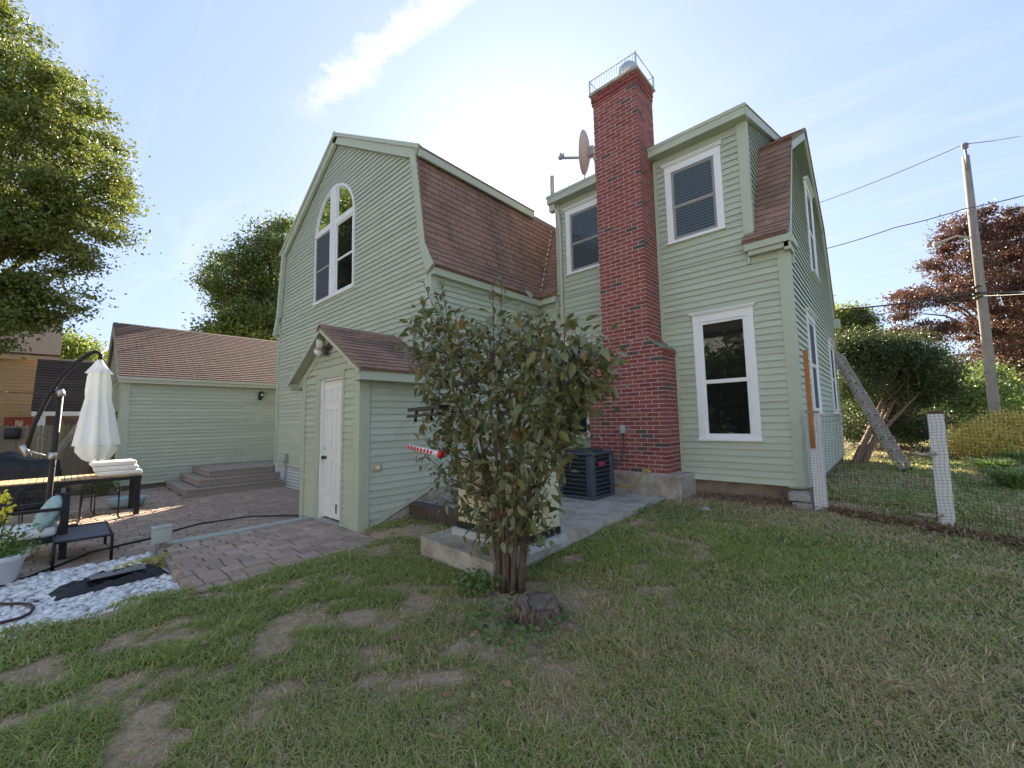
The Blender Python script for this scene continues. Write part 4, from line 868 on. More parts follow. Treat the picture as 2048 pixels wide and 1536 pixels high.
# white pebble bed
mb = MB(); mb.prism([(-7.1, -4.2, PZ-.03), (-5.02, -4.2, PZ-.03), (-4.90, -.3, PZ-.03), (-4.95, .90, PZ-.03), (-7.1, .90, PZ-.03)], (0, 0, -.06)); bed = mb.build('gravel_bed', mat('gravel_base', (.16, .16, .16), .95, noise=(60, .4)), None, kind='structure')
bm = bmesh.new(); bmesh.ops.create_icosphere(bm, subdivisions=1, radius=1); iv = np.array([v.co[:] for v in bm.verts]); it = np.array([[v.index for v in f.verts] for f in bm.faces]); bm.free()
def scatter_stones(name, P, smin, smax, material, parent=None, flat=.5):
    n = len(P); s = rng.uniform(smin, smax, n); e = rng.uniform(.7, 1.45, (n, 2)); a = rng.uniform(0, 6.28, n); jit = 1+rng.normal(size=(n, len(iv)))*.10
    v = iv[None]*jit[:,:,None]*np.stack([e[:,0]*s, e[:,1]*s, flat*s*rng.uniform(.7, 1.3, n)], 1)[:,None,:]
    c, d = np.cos(a)[:,None], np.sin(a)[:,None]; t = rng.normal(size=(n, 1))*.25
    x = v[:,:,0]*c-v[:,:,1]*d; y = v[:,:,0]*d+v[:,:,1]*c; z = v[:,:,2]+x*t
    v = np.stack([x, y, z], 2)+P[:,None,:]; idx = (it[None]+np.arange(n)[:,None,None]*len(iv)).ravel()
    return np_mesh(name, v.reshape(-1, 3), 3, idx, material, parent=parent, kind='stuff', smooth=True)
n = 13000; px_ = rng.uniform(-7.08, -4.92, n); py_ = rng.uniform(-2.2, .90, n); k = (px_ < -4.98+.07*np.sin(py_*7)) & (rng.random(n) < np.clip((py_+2.6)/1.2, .2, 1))
P = np.stack([px_, py_, PZ-.025+rng.uniform(0, .03, n)], 1)[k]
PEB = mat('white_pebble', (.78, .79, .80), .6, c2=[(.5, (.82, .83, .84)), (.85, (.62, .63, .64)), (1, (.30, .29, .29))], rnd='isl', var=.08)
tagp = scatter_stones('white_pebbles', P, .012, .040, PEB); tagp['label'] = 'bed of white rounded pebbles beside the lawn'

# concrete slab with cooling unit and generator
SZ = .275
mb = MB(); mb.prism([(-3.82, 2.68, -.1), (-2.62, 2.58, -.1), (-2.66, 6.38, -.1), (-5.0, 6.38, -.1), (-5.0, 4.4, -.1), (-3.82, 4.4, -.1)], (0, 0, SZ+.1)); slab = mb.build('concrete_slab', CONC); tag(slab, 'stained concrete slab carrying the generator and the cooling unit', 'slab')
ac = thing('cooling_unit', (-3.71, 5.77, SZ), 'dark blue grey square louvred cooling unit beside the chimney', 'air conditioner')
ACB = mat('slate_blue_metal', (.055, .068, .092), .45, noise=(10, .1)); x0, x1, y0, y1, zt = -4.06, -3.36, 5.44, 6.11, SZ+.71
mb = MB(); mb.box((x0+.04, y0+.04, SZ+.03), (x1-.04, y1-.04, zt-.05)); mb.build('coil', mat('coil_black', (.006, .007, .010), .6), ac)
for cx_, cy_ in ((x0, y0), (x1, y0), (x1, y1), (x0, y1)):
    sx_ = 1 if cx_ == x0 else -1; sy_ = 1 if cy_ == y0 else -1; mb = MB()
    xs = sorted((cx_, cx_+sx_*.13)); ys = sorted((cy_, cy_+sy_*.11)); mb.rbox((xs[0], ys[0], SZ+.025), (xs[1], ys[1], zt-.04), .03, seg=3); mb.build('corner_post', ACB, ac)
mb = MB(); mb.rbox((x0-.01, y0-.01, zt-.05), (x1+.01, y1+.01, zt), .02); mb.build('top_cover', ACB, ac)
mb = MB(); mb.rbox((x0, y0, SZ), (x1, y1, SZ+.045), .015); mb.build('base_pan', ACB, ac)
for k in range(9):
    z = SZ+.085+k*.066
    for (a0, a1) in (((x0+.11, y0+.012, z), (x1-.11, y0+.03, z+.017)), ((x1-.03, y0+.10, z), (x1-.012, y1-.10, z+.017)), ((x0+.012, y0+.1, z), (x0+.03, y1-.1, z+.017))):
        mb = MB(); mb.box(a0, a1); mb.build('louvre', ACB, ac)
mb = MB(); mb.lathe([(.30, 0), (.30, .02), (.27, .035), (.02, .05)], ((x0+x1)/2, (y0+y1)/2, zt), 28); mb.build('fan_guard', mat('fan_grille', (.03, .035, .045), .5), ac)
mb = MB(); mb.rbox((x1-.012, y0+.20, zt-.215), (x1-.004, y0+.38, zt-.155), .003); mb.build('badge', mat('red_badge', (.45, .05, .06), .4), ac)
gen = thing('generator', (-3.2, 3.5, SZ), 'cream metal standby generator cabinet behind the leafy bush', 'generator')
CREAM = mat('cream_metal', (.66, .60, .40), .45, noise=(5, .04)); gx0, gx1, gy0, gy1 = -3.66, -2.86, 3.02, 4.02
gx1 = onz(1122, 1066, SZ+.08).x; gy1 = onz(1122, 1066, SZ+.08).y + .02
gx0 = -3.60; gy0 = 2.98
mb = MB(); mb.rbox((gx0+.02, gy0+.02, SZ+.14), (gx1-.02, gy1, SZ+.78), .015); mb.build('cabinet', CREAM, gen)
mb = MB(); mb.rbox((gx0-.01, gy0-.01, SZ+.70), (gx1+.01, gy1+.03, SZ+.80), .03); mb.build('lid', CREAM, gen)
mb = MB(); mb.box((gx0+.01, gy0+.01, SZ+.075), (gx1-.01, gy1-.01, SZ+.14)); mb.build('base_rail', BLACK, gen)
mb = MB(); mb.box((gx0-.03, gy0-.03, SZ), (gx1+.03, gy1+.03, SZ+.075)); mb.build('pad', mat('grey_pad', (.42, .43, .44), .7), gen)
for k in range(14):
    mb = MB(); z = SZ+.20+k*.028; mb.box((gx1-.021, gy1-.42, z), (gx1-.012, gy1-.10, z+.014)); mb.build('louvre', CREAM, gen)
for k in range(10):
    mb = MB(); x = gx0+.10+k*.05; mb.box((x, gy0+.012, SZ+.20), (x+.02, gy0+.021, SZ+.30)); mb.build('louvre', CREAM, gen)
# dark planter blocks beside the slab
pb = G(868, 1046)
blk = mat('brown_block', (.085, .065, .055), .9, noise=(15, .2), bump=(60, .4, .005))
for k in range(3):
    mb = MB(); x = pb.x-.62+k*.44; mb.rbox((x, pb.y, pb.z-.05), (x+.432, pb.y+.18, pb.z+.20), .012, seg=1); o = mb.build('garden_block', blk)
    tag(o, ['brown garden block against the sloped concrete, leftmost of three', 'brown garden block in the middle of the low edging', 'brown garden block nearest the generator, partly hidden by the bush'][k], 'garden block', 'garden blocks edging the gravel strip')
n = 500; P = np.stack([rng.uniform(pb.x-.6, pb.x+.7, n), rng.uniform(pb.y+.19, pb.y+.6, n), np.full(n, pb.z+.16)+rng.uniform(0, .03, n)], 1)
o = scatter_stones('grey_gravel', P, .012, .025, mat('grey_stone', (.30, .30, .30), .8, var=.3, rnd='isl')); o['label'] = 'grey gravel held back by the brown garden blocks'

# ================================================================== SHRUB on the lawn, tree stump
def big_leaves(P, D, size, seed, fold=.18):
    """pointed leaf of 8 corners; returns verts and triangles"""
    rr = np.random.default_rng(seed); n = len(P); d = D/np.linalg.norm(D, axis=1)[:,None]
    nn = rr.normal(size=(n, 3))*.55+np.array([0, 0, 1.]); s = np.cross(d, nn); s /= np.linalg.norm(s, axis=1)[:,None]+1e-9; u = np.cross(s, d)
    L_ = (size*rr.uniform(.45, 1.35, n))[:,None]; W_ = L_*rr.uniform(.38, .60, n)[:,None]*.5
    pts = [P, P+d*L_*.28+s*W_*.85+u*L_*fold*.5, P+d*L_*.58+s*W_*.8+u*L_*fold*.4, P+d*L_-u*L_*.12, P+d*L_*.58-s*W_*.8+u*L_*fold*.4, P+d*L_*.28-s*W_*.85+u*L_*fold*.5, P+d*L_*.30, P+d*L_*.60]
    V = np.stack(pts, 1).reshape(-1, 3); o = np.arange(n)*8
    T = np.concatenate([np.stack([o+a, o+b_, o+c], 1)[:,None] for a, b_, c in ((0,1,6),(1,2,7),(1,7,6),(2,3,7),(3,4,7),(4,5,6),(4,6,7),(5,0,6))], 1).reshape(-1)
    return V, T
bb = G(1022, 1178)
bush = thing('shrub', bb, 'tall leafy vase shaped shrub with dusty olive leaves and bare lower stems', 'shrub')
BL = [(.10, .12, .045), (.14, .155, .06), (.09, .105, .048), (.17, .17, .062), (.12, .128, .062), (.22, .14, .068)]
BLM = mat('shrub_leaf', BL[0], .38, c2=[((i+1)/5, c) for i, c in enumerate(BL[1:])], rnd='isl', transl=.20, spec=.6)
BLO = mat('shrub_leaf_single', BL[0], .38, c2=[((i+1)/5, c) for i, c in enumerate(BL[1:])], rnd='obj', transl=.20, spec=.6)
rb = np.random.default_rng(21)
# crown outline read from the photograph: half width to left and right of the stem axis at a height
ax0 = bb; wood = MB(); LP = []; LD = []
def crown_pt(px, py, dy): return ony(px, py, bb.y+dy)
tips = []
prof = [(600, 835, 860), (625, 800, 900), (640, 850, 1140), (670, 810, 1190), (700, 800, 1235), (730, 815, 1240), (760, 830, 1225), (790, 845, 1200), (820, 850, 1170), (850, 830, 1180), (880, 830, 1165), (910, 850, 1140), (950, 860, 1120), (990, 880, 1115), (1030, 920, 1100), (1065, 950, 1095)]
for py, xl, xr in prof:
    nn = max(2, int((xr-xl)/(19 if py < 860 else 25)))
    for i in range(nn):
        f = (i+rb.random())/nn; px = xl+(xr-xl)*f; half = (xr-xl)/FPX*3.0/2; c = 1-abs(2*f-1)
        dy = rb.uniform(-1, 1)*min(.75, half)*math.sqrt(max(.05, 1-(2*f-1)**2))
        tips.append(crown_pt(px, py+rb.uniform(-14, 14), dy*.75))
for px, py in ((1005, 548), (868, 575), (845, 560), (880, 560), (985, 560), (1020, 640)): tips.append(crown_pt(px, py, rb.uniform(-.2, .2)))
stems = []
for k in range(11):
    a = 2*math.pi*k/11+rb.uniform(-.2, .2); foot = Vector((bb.x+.10*math.cos(a), bb.y+.08*math.sin(a), bb.z-.03))
    spread = rb.uniform(.15, .95); top_ = Vector((bb.x-.02+spread*.95*math.cos(a), bb.y+spread*.6*math.sin(a), bb.z+rb.uniform(1.35, 2.1)))
    pts = [foot.lerp(top_, i/8)+Vector((rb.normal()*.012, rb.normal()*.012, 0))-Vector((math.cos(a), math.sin(a), 0))*.14*spread*math.sin(math.pi*i/8) for i in range(9)]
    rad = rb.uniform(.012, .026); wood.tube(pts, [rad*(1.15-.10*i) for i in range(9)], 8); stems.append((pts, rad))
for t in tips:
    best = None
    for pts, rad in stems:
        for i in range(2, 9):
            d = (pts[i]-t).length + (0 if pts[i].z < t.z-.1 else 2)
            if best is None or d < best[0]: best = (d, pts[i], rad*(1.15-.1*i))
    a = best[1]; m_ = a.lerp(t, .5)+Vector((0, 0, -.05)); br = [a, a.lerp(m_, .6), m_, m_.lerp(t, .5), t]
    wood.tube(br, [min(best[2]*.6, .009), .006, .005, .004, .002], 5)
    nl = rb.integers(14, 27)
    sprig = t.z > bb.z+2.55
    for k in range(nl if not sprig else 9):
        f = rb.uniform(.50, 1.05); p = a.lerp(t, f) if not sprig else t.lerp(a, rb.uniform(0, .25))
        j = rb.normal(size=3)*(.062 if not sprig else .012); LP.append(np.array(p)+j)
        dd = rb.normal(size=3)*.8+np.array((t-a).normalized())*.5; dd[2] -= .45; LD.append(dd)
wood.build('stems', BARK, bush)
LP = np.array(LP); LD = np.array(LD)
V, T = big_leaves(LP, LD, .102, 4)
dist = np.linalg.norm(LP-np.array(CAM), axis=1); order = np.argsort(dist+rb.normal(size=len(LP))*.25); near = order[:300]; rest = np.setdiff1d(np.arange(len(LP)), near)
Vr = V.reshape(-1, 8, 3)[rest].reshape(-1, 3); Tr = (T.reshape(-1, 24)[:len(rest)]) .ravel()
np_mesh('foliage', Vr, 3, Tr, BLM, parent=bush, kind='stuff', smooth=True)
for i in near:
    vv = V.reshape(-1, 8, 3)[i]; me = bpy.data.meshes.new('leaf'); me.from_pydata([tuple(q-LP[i]) for q in vv], [], [tuple(q) for q in T.reshape(-1, 24)[0].reshape(8, 3)]); me.materials.append(BLO)
    me.polygons.foreach_set('use_smooth', [True]*8); o = bpy.data.objects.new('leaf', me); col.objects.link(o); o.parent = bush; o.location = Vector(LP[i])-ORG[bush.name]; ORG[o.name] = Vector(LP[i])
# stump
sp = G(1086, 1262); sp = Vector((sp.x-.12, sp.y+.10, sp.z-.04))
stump = thing('tree_stump', sp, 'rotting grey brown tree stump at the foot of the leafy shrub', 'tree stump')
STB = mat('stump_bark', (.17, .125, .10), .95, noise=(22, .5), bump=(35, 1, .025), stain=((.26, .21, .18), 16, .56, .70, (1, 1, .22)))
mb = MB(); prof = [(.23, -.08), (.195, -.02), (.155, .05), (.138, .13), (.132, .19), (.128, .205)]; nS = 60; vs = []
for rr_, h in prof:
    for k in range(nS):
        a = 2*math.pi*k/nS; q = rr_*(1+.12*math.sin(3*a+1)+.09*math.sin(7*a)+.07*math.sin(15*a+h*5)+random.uniform(-.05, .05)); vs.append((sp.x+q*math.cos(a), sp.y+q*math.sin(a), sp.z+h*.82+((.03*math.sin(2*a)+random.uniform(-.03, .02)) if h > .2 else 0)))
m_ = len(prof); fs = [(i*nS+k, i*nS+(k+1) % nS, (i+1)*nS+(k+1) % nS, (i+1)*nS+k) for i in range(m_-1) for k in range(nS)]
mb.add(vs, fs, True); mb.add([vs[(m_-1)*nS+k] for k in range(nS)], [tuple(range(nS))]); mb.build('trunk_base', STB, stump)
mb = MB()
for k in range(95):
    a = random.uniform(0, 6.28); h0 = random.uniform(-.03, .15); h1 = h0+random.uniform(.03, .10); w2 = random.uniform(.05, .13)
    rr1 = lambda h: .19-.36*max(0, h) if h < .12 else .145
    q = [Vector((sp.x+rr1(hh)*(1+.12*math.sin(3*aa+1))*math.cos(aa), sp.y+rr1(hh)*(1+.12*math.sin(3*aa+1))*math.sin(aa), sp.z+hh)) for aa, hh in ((a, h0), (a+w2, h0+random.uniform(-.02, .02)), (a+w2*.8, min(h1, .16)), (a+w2*.1, min(h1, .15)+random.uniform(-.02, .02)))]
    mb.prism(q, Vector((math.cos(a+w2/2), math.sin(a+w2/2), .15))*random.uniform(.008, .026))
mb.build('bark', STB, stump, kind='stuff')
mb = MB(); mb.tube([(sp.x+.12, sp.y-.02, sp.z+.06), (sp.x+.28, sp.y+.03, sp.z+.05), (sp.x+.46, sp.y+.10, sp.z-.02)], [.05, .04, .015], 8); mb.tube([(sp.x-.1, sp.y-.12, sp.z+.04), (sp.x-.22, sp.y-.22, sp.z-.02)], [.07, .03], 8); mb.build('root', STB, stump)
mb = MB(); mb.lathe([(.11, 0), (.115, .012), (.07, .025), (.01, .028)], (sp.x+.02, sp.y+.03, sp.z+.15), 11, (.15, -.1, 1)); mb.build('cut_face', mat('lichen_grey', (.12, .105, .09), .95, noise=(30, .4), bump=(60, .8, .01)), stump)
# weeds round the stump
def weeds(name, label, cx_, cy_, rad, n_, h, size, cols, seed, cat='weeds'):
    rr = np.random.default_rng(seed); a = rr.uniform(0, 6.28, n_); q = rad*np.sqrt(rr.random(n_)); x = cx_+q*np.cos(a); y = cy_+q*np.sin(a)
    P = np.stack([x, y, lawn_z(x, y)+rr.random(n_)*h], 1); V, Q = leaf_quads(P, size, up=.5, seed=seed, asp=.7)
    o = np_mesh(name, V, 4, Q, leafmat(name+'_leaf', cols, .3), kind='stuff'); o['label'] = label; return o
WC = [(.065, .11, .03), (.095, .155, .045), (.12, .175, .06)]
weeds('weeds', 'low broad leaved weeds round the tree stump', sp.x-.05, sp.y-.18, .36, 420, .10, .045, WC, 3)
weeds('weeds', 'tuft of green weeds at the left foot of the shrub', bb.x-.22, bb.y-.12, .22, 260, .12, .05, WC, 4)
p = G(1335, 1030); weeds('weeds', 'bright green weeds beside the chimney footing', p.x, p.y, .45, 500, .06, .035, WC, 5)

# fallen leaves, one by one
FL = mat('fallen_leaf', (.20, .10, .05), .8, c2=[(.4, (.28, .16, .09)), (.7, (.16, .075, .04)), (1, (.34, .22, .13))], var=.2)
lm_ = bpy.data.meshes.new('fallen_leaf'); a8 = [(.0, 0, 0), (.5, .28, .10), (.9, .12, .05), (1.15, 0, .14), (.9, -.14, .02), (.5, -.30, .13)]; lm_.from_pydata(a8, [], [(0,1,5),(1,2,4,5),(2,3,4)]); lm_.materials.append(FL)
spots = [(1408, 1283), (1025, 1388), (400, 1195), (715, 1352), (655, 1240), (1030, 1298), (1110, 1292), (1515, 1350), (940, 1285), (870, 1310), (465, 1155), (1240, 1340), (1770, 1465), (560, 1330), (420, 1290), (1465, 1180), (1380, 1120), (1310, 1165), (1480, 1090), (1640, 1090), (1200, 1200), (330, 1400), (1850, 1140), (1760, 1290), (905, 1400), (1560, 1010), (1440, 1040), (1495, 1015), (1415, 1010), (780, 1290)]
for i, (px, py) in enumerate(spots):
    p = G(px, py); s = random.uniform(.035, .07)
    o = place('fallen_leaf', lm_, None, p+Vector((0, 0, .035)), Matrix.Rotation(random.uniform(0, 6.28), 3, 'Z') @ Matrix.Rotation(random.uniform(-.5, .5), 3, 'X'), (s, s, s))
    tag(o, 'curled brown fallen leaf lying on the lawn', 'leaf', 'fallen leaves on the lawn')

# ================================================================== GATE POSTS, NETTING, BLOCKS, STAKE
WP = mat('flaking_white_paint', (.66, .68, .70), .6, noise=(14, .1), bump=(30, .3, .004), stain=((.30, .24, .19), 10, .66, .74, (1, 1, .25)))
def board_post(px_l, px_r, py_b, py_t, name, label, th=.05, lean=0):
    a = G(px_l, py_b); b_ = ony(px_r, py_b, a.y); t = ony(px_l, py_t, a.y)
    post = thing(name, ((a.x+b_.x)/2, a.y, a.z), label, 'post', 'white gate posts')
    mb = MB(); mb.prism([(a.x, a.y, a.z-.15), (b_.x, a.y, a.z-.15), (b_.x+lean, a.y, t.z), (a.x+lean, a.y, t.z)], (0, th+.05, 0)); mb.build('post_body', WP, post)
    return post, a, b_, t
post2, a2, b2, t2 = board_post(1879, 1913, 1052, 822, 'gate_post', 'white square gate post with flaking paint, standing alone in the netting', .06)
mb = MB(); mb.box((a2.x-.003, a2.y-.004, t2.z-.03), (b2.x+.003, a2.y+.10, t2.z+.003)); mb.build('rusty_cap', mat('rust_top', (.13, .07, .045), .9, noise=(20, .3)), post2)
for zz_, nm in ((1.05, 908), (.40, 1028)):
    mb = MB(); mb.prism([(a2.x+.045, a2.y-.012, zz_-.018), (a2.x+.045, a2.y-.012, zz_+.018), (a2.x-.05, a2.y-.012, zz_+.015), (a2.x-.17, a2.y-.012, zz_+.007), (a2.x-.17, a2.y-.012, zz_-.007), (a2.x-.05, a2.y-.012, zz_-.015)], (0, .008, 0)); mb.tube([(a2.x-.005, a2.y-.012, zz_-.05), (a2.x-.005, a2.y-.012, zz_+.05)], .010, 8); h_ = mb.build('strap_hinge', mat('rusty_hinge', (.40, .36, .32), .7, noise=(60, .4), stain=((.16, .09, .06), 40, .5, .6)), post2)
post1, a1, b1, t1 = board_post(1630, 1655, 1019, 823, 'gate_post', 'white gate post against the house corner with an orange board on it', .06)
stake = thing('orange_board', ((a1.x+b1.x)/2, a1.y, 1.06), 'narrow orange stained board fixed upright to the corner gate post', 'board')
s0, s1 = ony(1611, 700, a1.y-.03), ony(1626, 897, a1.y-.03)
mb = MB(); mb.box((s1.x-.027, a1.y-.03, s1.z), (s1.x+.027, a1.y-.008, s0.z)); mb.build('plank', mat('orange_wood', (.34, .13, .035), .6, noise=(20, .15)), stake)
mb = MB(); mb.box((s1.x-.06, a1.y-.032, 1.525), (b1.x+.0, a1.y-.009, 1.545)); mb.build('cleat', WOODG, stake)
for k in range(2):
    p = G(1603, 1017); mb = MB(); z = p.z-.01+k*.105
    if k == 0: mb.rbox((p.x-.10, p.y+.0, z), (p.x+.12, p.y+.2, z+.085), .006, seg=1)
    else: mb.rbox((p.x-.13, p.y-.03, z), (p.x+.11, p.y+.19, z+.10), .006, seg=1)
    mb.rbox((p.x-.02, p.y+.03, z+.08), (p.x+.09, p.y+.17, z+.11), .004, seg=1)
    o = mb.build('concrete_block', mat('grey_block', (.30, .295, .28), .95, noise=(20, .2), bump=(70, .7, .006)))
    tag(o, ['lower of two small grey concrete blocks at the house corner', 'upper of two small grey concrete blocks at the house corner'][k], 'concrete block', 'concrete blocks at the house corner')
# black square netting hung in front of the posts
mb = MB(); line = [Vector((a1.x-.07, a1.y-.035, 0)), Vector((b1.x+.02, a1.y-.035, 0)), Vector((a2.x-.02, a2.y-.02, 0)), Vector((b2.x+.01, a2.y-.02, 0)), Vector((.98, 5.9, 0))]
acc = [0]
for i in range(1, len(line)): acc.append(acc[-1]+(line[i]-line[i-1]).length)
def along(s):
    for i in range(1, len(line)):
        if s <= acc[i] or i == len(line)-1: return line[i-1].lerp(line[i], (s-acc[i-1])/(acc[i]-acc[i-1]))
cell = .034; ns_ = int(acc[-1]/cell); nh = int(1.28/cell)
def net_pt(i, j):
    p = along(i*cell); return Vector((p.x+.006*math.sin(j*.7+i*.3), p.y+.01*math.sin(i*.35)*math.sin(j*.22), float(lawn_z(p.x, p.y))+.01+j*cell+.006*math.sin(i*.5)-.03*math.sin(math.pi*np.clip((i*cell-acc[1])/(acc[2]-acc[1]), 0, 1))*j/nh))
for i in range(ns_+1): mb.tube([net_pt(i, j) for j in range(0, nh+1, 2)], .0013, 3, False)
for j in range(nh+1): mb.tube([net_pt(i, j) for i in range(0, ns_+1, 2)], .0013, 3, False)
o = mb.build('garden_netting', mat('black_netting', (.012, .012, .012), .6)); tag(o, 'black square plastic netting stretched between the white gate posts', 'netting')
# line of torn dry litter at its foot
n = 2600; s = rng.random(n)*1.25; P0 = np.array(G(1660, 1021)); P1 = np.array(G(2048, 1088))
P = P0+(P1-P0)*s[:,None]; P[:,1] -= np.abs(rng.normal(size=n))*.10*(.5+s); P[:,0] += rng.normal(size=n)*.06; P[:,2] = lawn_z(P[:,0], P[:,1])+rng.random(n)*.045
V, Q = leaf_quads(P, .055, up=.55, seed=9, asp=.4)
o = np_mesh('leaf_litter', V, 4, Q, leafmat('dry_litter', [(.10, .06, .035), (.19, .13, .08), (.28, .21, .14), (.07, .045, .03)], .1, .9), kind='stuff'); o['label'] = 'ridge of dry brown leaf litter along the foot of the netting'
n = 1800; x = rng.uniform(-2.3, -.95, n); y = 6.98-np.abs(rng.normal(size=n))*.22; P = np.stack([x, y, lawn_z(x, y)+rng.random(n)*.03], 1); V, Q = leaf_quads(P, .05, up=.55, seed=10, asp=.3)
o = np_mesh('leaf_litter', V, 4, Q, MATS['dry_litter'], kind='stuff'); o['label'] = 'dead grass and litter along the house foundation'
for i, (px, py, s) in enumerate(((1398, 1000, .07), (1412, 1020, .09), (1425, 1000, .05), (1448, 1012, .05))):
    p = G(px, py); mb = MB(); mb.add([tuple(np.array(p)+iv[k]*np.array([s, s*.8, s*.55])*random.uniform(.8, 1.2)) for k in range(len(iv))], [tuple(f) for f in it], True); o = mb.build('rock', MATS['grey_block'])
    tag(o, ['rough grey stone touching the chimney footing', 'largest pale stone in the litter below the ground floor window', 'small stone just right of the chimney footing', 'small stone lying apart nearest the house corner'][i], 'stone', 'stones by the chimney footing')

# ================================================================== PATIO FURNITURE
# table
tx0, tx1, ty0, ty1, tz = -11.35, -10.42, -.72, 1.08, PZ+.735
table = thing('patio_table', ((tx0+tx1)/2, .2, PZ), 'long patio table with pale slatted teak top and black frame', 'table')
TEAK = mat('teak_slat', (.50, .34, .19), .6, var=.12, noise=(20, .12)); ns_ = 22; sw = (ty1-ty0)/ns_
for k in range(ns_): mb = MB(); mb.box((tx0+.012, ty0+k*sw+.004, tz-.022), (tx1-.012, ty0+(k+1)*sw-.006, tz)); mb.build('slat', TEAK, table)
mb = MB()
mb.box((tx0, ty0, tz-.085), (tx0+.03, ty1, tz-.024)); mb.box((tx1-.03, ty0, tz-.085), (tx1, ty1, tz-.024)); mb.box((tx0+.03, ty0, tz-.085), (tx1-.03, ty0+.03, tz-.024)); mb.box((tx0+.03, ty1-.03, tz-.085), (tx1-.03, ty1, tz-.024)); mb.build('apron', BLACK, table)
for lx in (tx0+.01, tx1-.09):
    for ly in (ty0+.01, ty1-.09): mb = MB(); mb.box((lx, ly, PZ), (lx+.08, ly+.08, tz-.0855)); mb.build('leg', BLACK, table)
# cushions on it
cu = mat('white_cushion', (.80, .79, .76), .8, noise=(5, .04), bump=(12, .3, .01))
for k, (dx, dy, rz) in enumerate(((.04, .06, .02), (.0, .02, -.02), (-.02, -.02, .03))):
    cxk, cyk = -10.78+dx, .72+dy; M4 = Matrix.Translation((cxk, cyk, tz+.002+k*.086)) @ Matrix.Rotation(rz, 4, 'Z')
    mb = MB(); mb.rbox((-.30, -.30, 0), (.30, .30, .084), .030, M4, 3); o = mb.build('seat_cushion', cu)
    tag(o, ['bottom white seat cushion of the stack on the patio table', 'middle white seat cushion of the stack on the patio table', 'top white seat cushion of the stack on the patio table'][k], 'cushion', 'stacked seat cushions')
# wire chairs pushed under the table
def wire_chair(x, y, rz, label):
    c = thing('wire_chair', (x, y, PZ), label, 'chair', 'wire chairs at the patio table')
    M4 = Matrix.Translation((x, y, PZ)) @ Matrix.Rotation(rz, 4, 'Z')
    f = lambda *p: M4 @ Vector(p)
    for s in (-1, 1):
        mb = MB(); mb.tube([f(.20, s*.24, .43), f(.26, s*.24, .40), f(.27, s*.24, .03), f(.22, s*.24, .0), f(-.22, s*.26, .0), f(-.27, s*.24, .03), f(-.22, s*.24, .41), f(-.20, s*.24, .43)], .010, 6); mb.build('leg_frame', BLACK, c)
    mb = MB(); mb.tube([f(.22, -.24, .43), f(.22, .24, .43), f(-.22, .24, .42), f(-.22, -.24, .42), f(.22, -.24, .43)], .010, 6)
    for k in range(13): yy = -.22+k*.44/12; mb.tube([f(.21, yy, .43), f(0, yy, .41), f(-.21, yy, .42)], .004, 4)
    mb.build('seat', BLACK, c)
    mb = MB(); mb.tube([f(-.22, -.24, .42), f(-.27, -.23, .61), f(-.27, .23, .61), f(-.22, .24, .42)], .010, 6)
    for k in range(5): mb.tube([f(-.225-.045*k/5, -.235, .45+k*.033), f(-.225-.045*k/5, .235, .45+k*.033)], .004, 4)
    mb.build('backrest', BLACK, c); return c
wire_chair(-10.55, .55, math.pi*.98, 'black wire chair under the sunny end of the patio table')
wire_chair(-10.5, -.12, math.pi*1.03, 'black wire chair under the middle of the patio table')
wire_chair(-11.25, .25, .05, 'black wire chair on the far side of the patio table')
mb = MB(); p = onz(192, 985, PZ); mb.lathe([(.20, 0), (.27, .05), (.30, .18), (.28, .19), (.01, .15)], (-11.6, 1.0, PZ), 20); o = mb.build('tub', mat('pale_blue_plastic', (.33, .48, .56), .4)); tag(o, 'pale blue plastic tub on the patio behind the table', 'tub')
# cantilever umbrella
UX = -9.6; ub = thing('umbrella', (UX, -.07, PZ), 'closed white cantilever umbrella on a dark curved arm', 'umbrella')
mb = MB(); mb.rbox((UX-.35, -.42, PZ), (UX+.35, .28, PZ+.06), .01, seg=1); mb.build('base', BLACK, ub)
UP = lambda px, py: onx(px, py, UX)
mb = MB(); mb.tube([Vector((UX, -.075, PZ+.05)), UP(97, 1000), UP(122, 786)], .036, 10); mb.build('pole', mat('dark_bronze', (.022, .016, .015), .6), ub)
mb = MB(); ap = [UP(*q) for q in ((52, 900), (70, 846), (96, 793), (124, 752), (152, 726), (176, 709), (190, 703), (199, 706), (203, 713))]; mb.tube(ap, [.032]*7+[.028, .03], 10); mb.build('arm', MATS['dark_bronze'], ub)
mb = MB(); mb.tube([UP(52, 900), UP(104, 915)], .012, 8); mb.tube([UP(46, 890)+Vector((0, 0, .0)), UP(56, 912)], .04, 8); mb.build('strut', STEEL, ub)
mb = MB(); mb.tube([UP(119, 780), UP(124, 792)], .05, 10); mb.tube([UP(106, 905), UP(105, 918)], .05, 10); mb.build('clamp', STEEL, ub)
ct = UP(199, 722); cb_ = UP(190, 891); cbb = UP(190, 920); CAN = mat('umbrella_cloth', (.80, .81, .84), .85, noise=(3, .03), transl=.15)
def pleat(mb, rings, nf=8, k=64):
    vs = []
    for (c, r_, amp) in rings:
        for i in range(k):
            a = 2*math.pi*i/k; q = r_*(1+amp*math.cos(nf*a)+amp*.5*math.cos(3*a+1)); vs.append((c.x+q*math.cos(a), c.y+q*math.sin(a), c.z+(.03*math.cos(nf*a) if amp > .2 else 0)))
    m_ = len(rings); mb.add(vs, [(i*k+j, i*k+(j+1) % k, (i+1)*k+(j+1) % k, (i+1)*k+j) for i in range(m_-1) for j in range(k)], True)
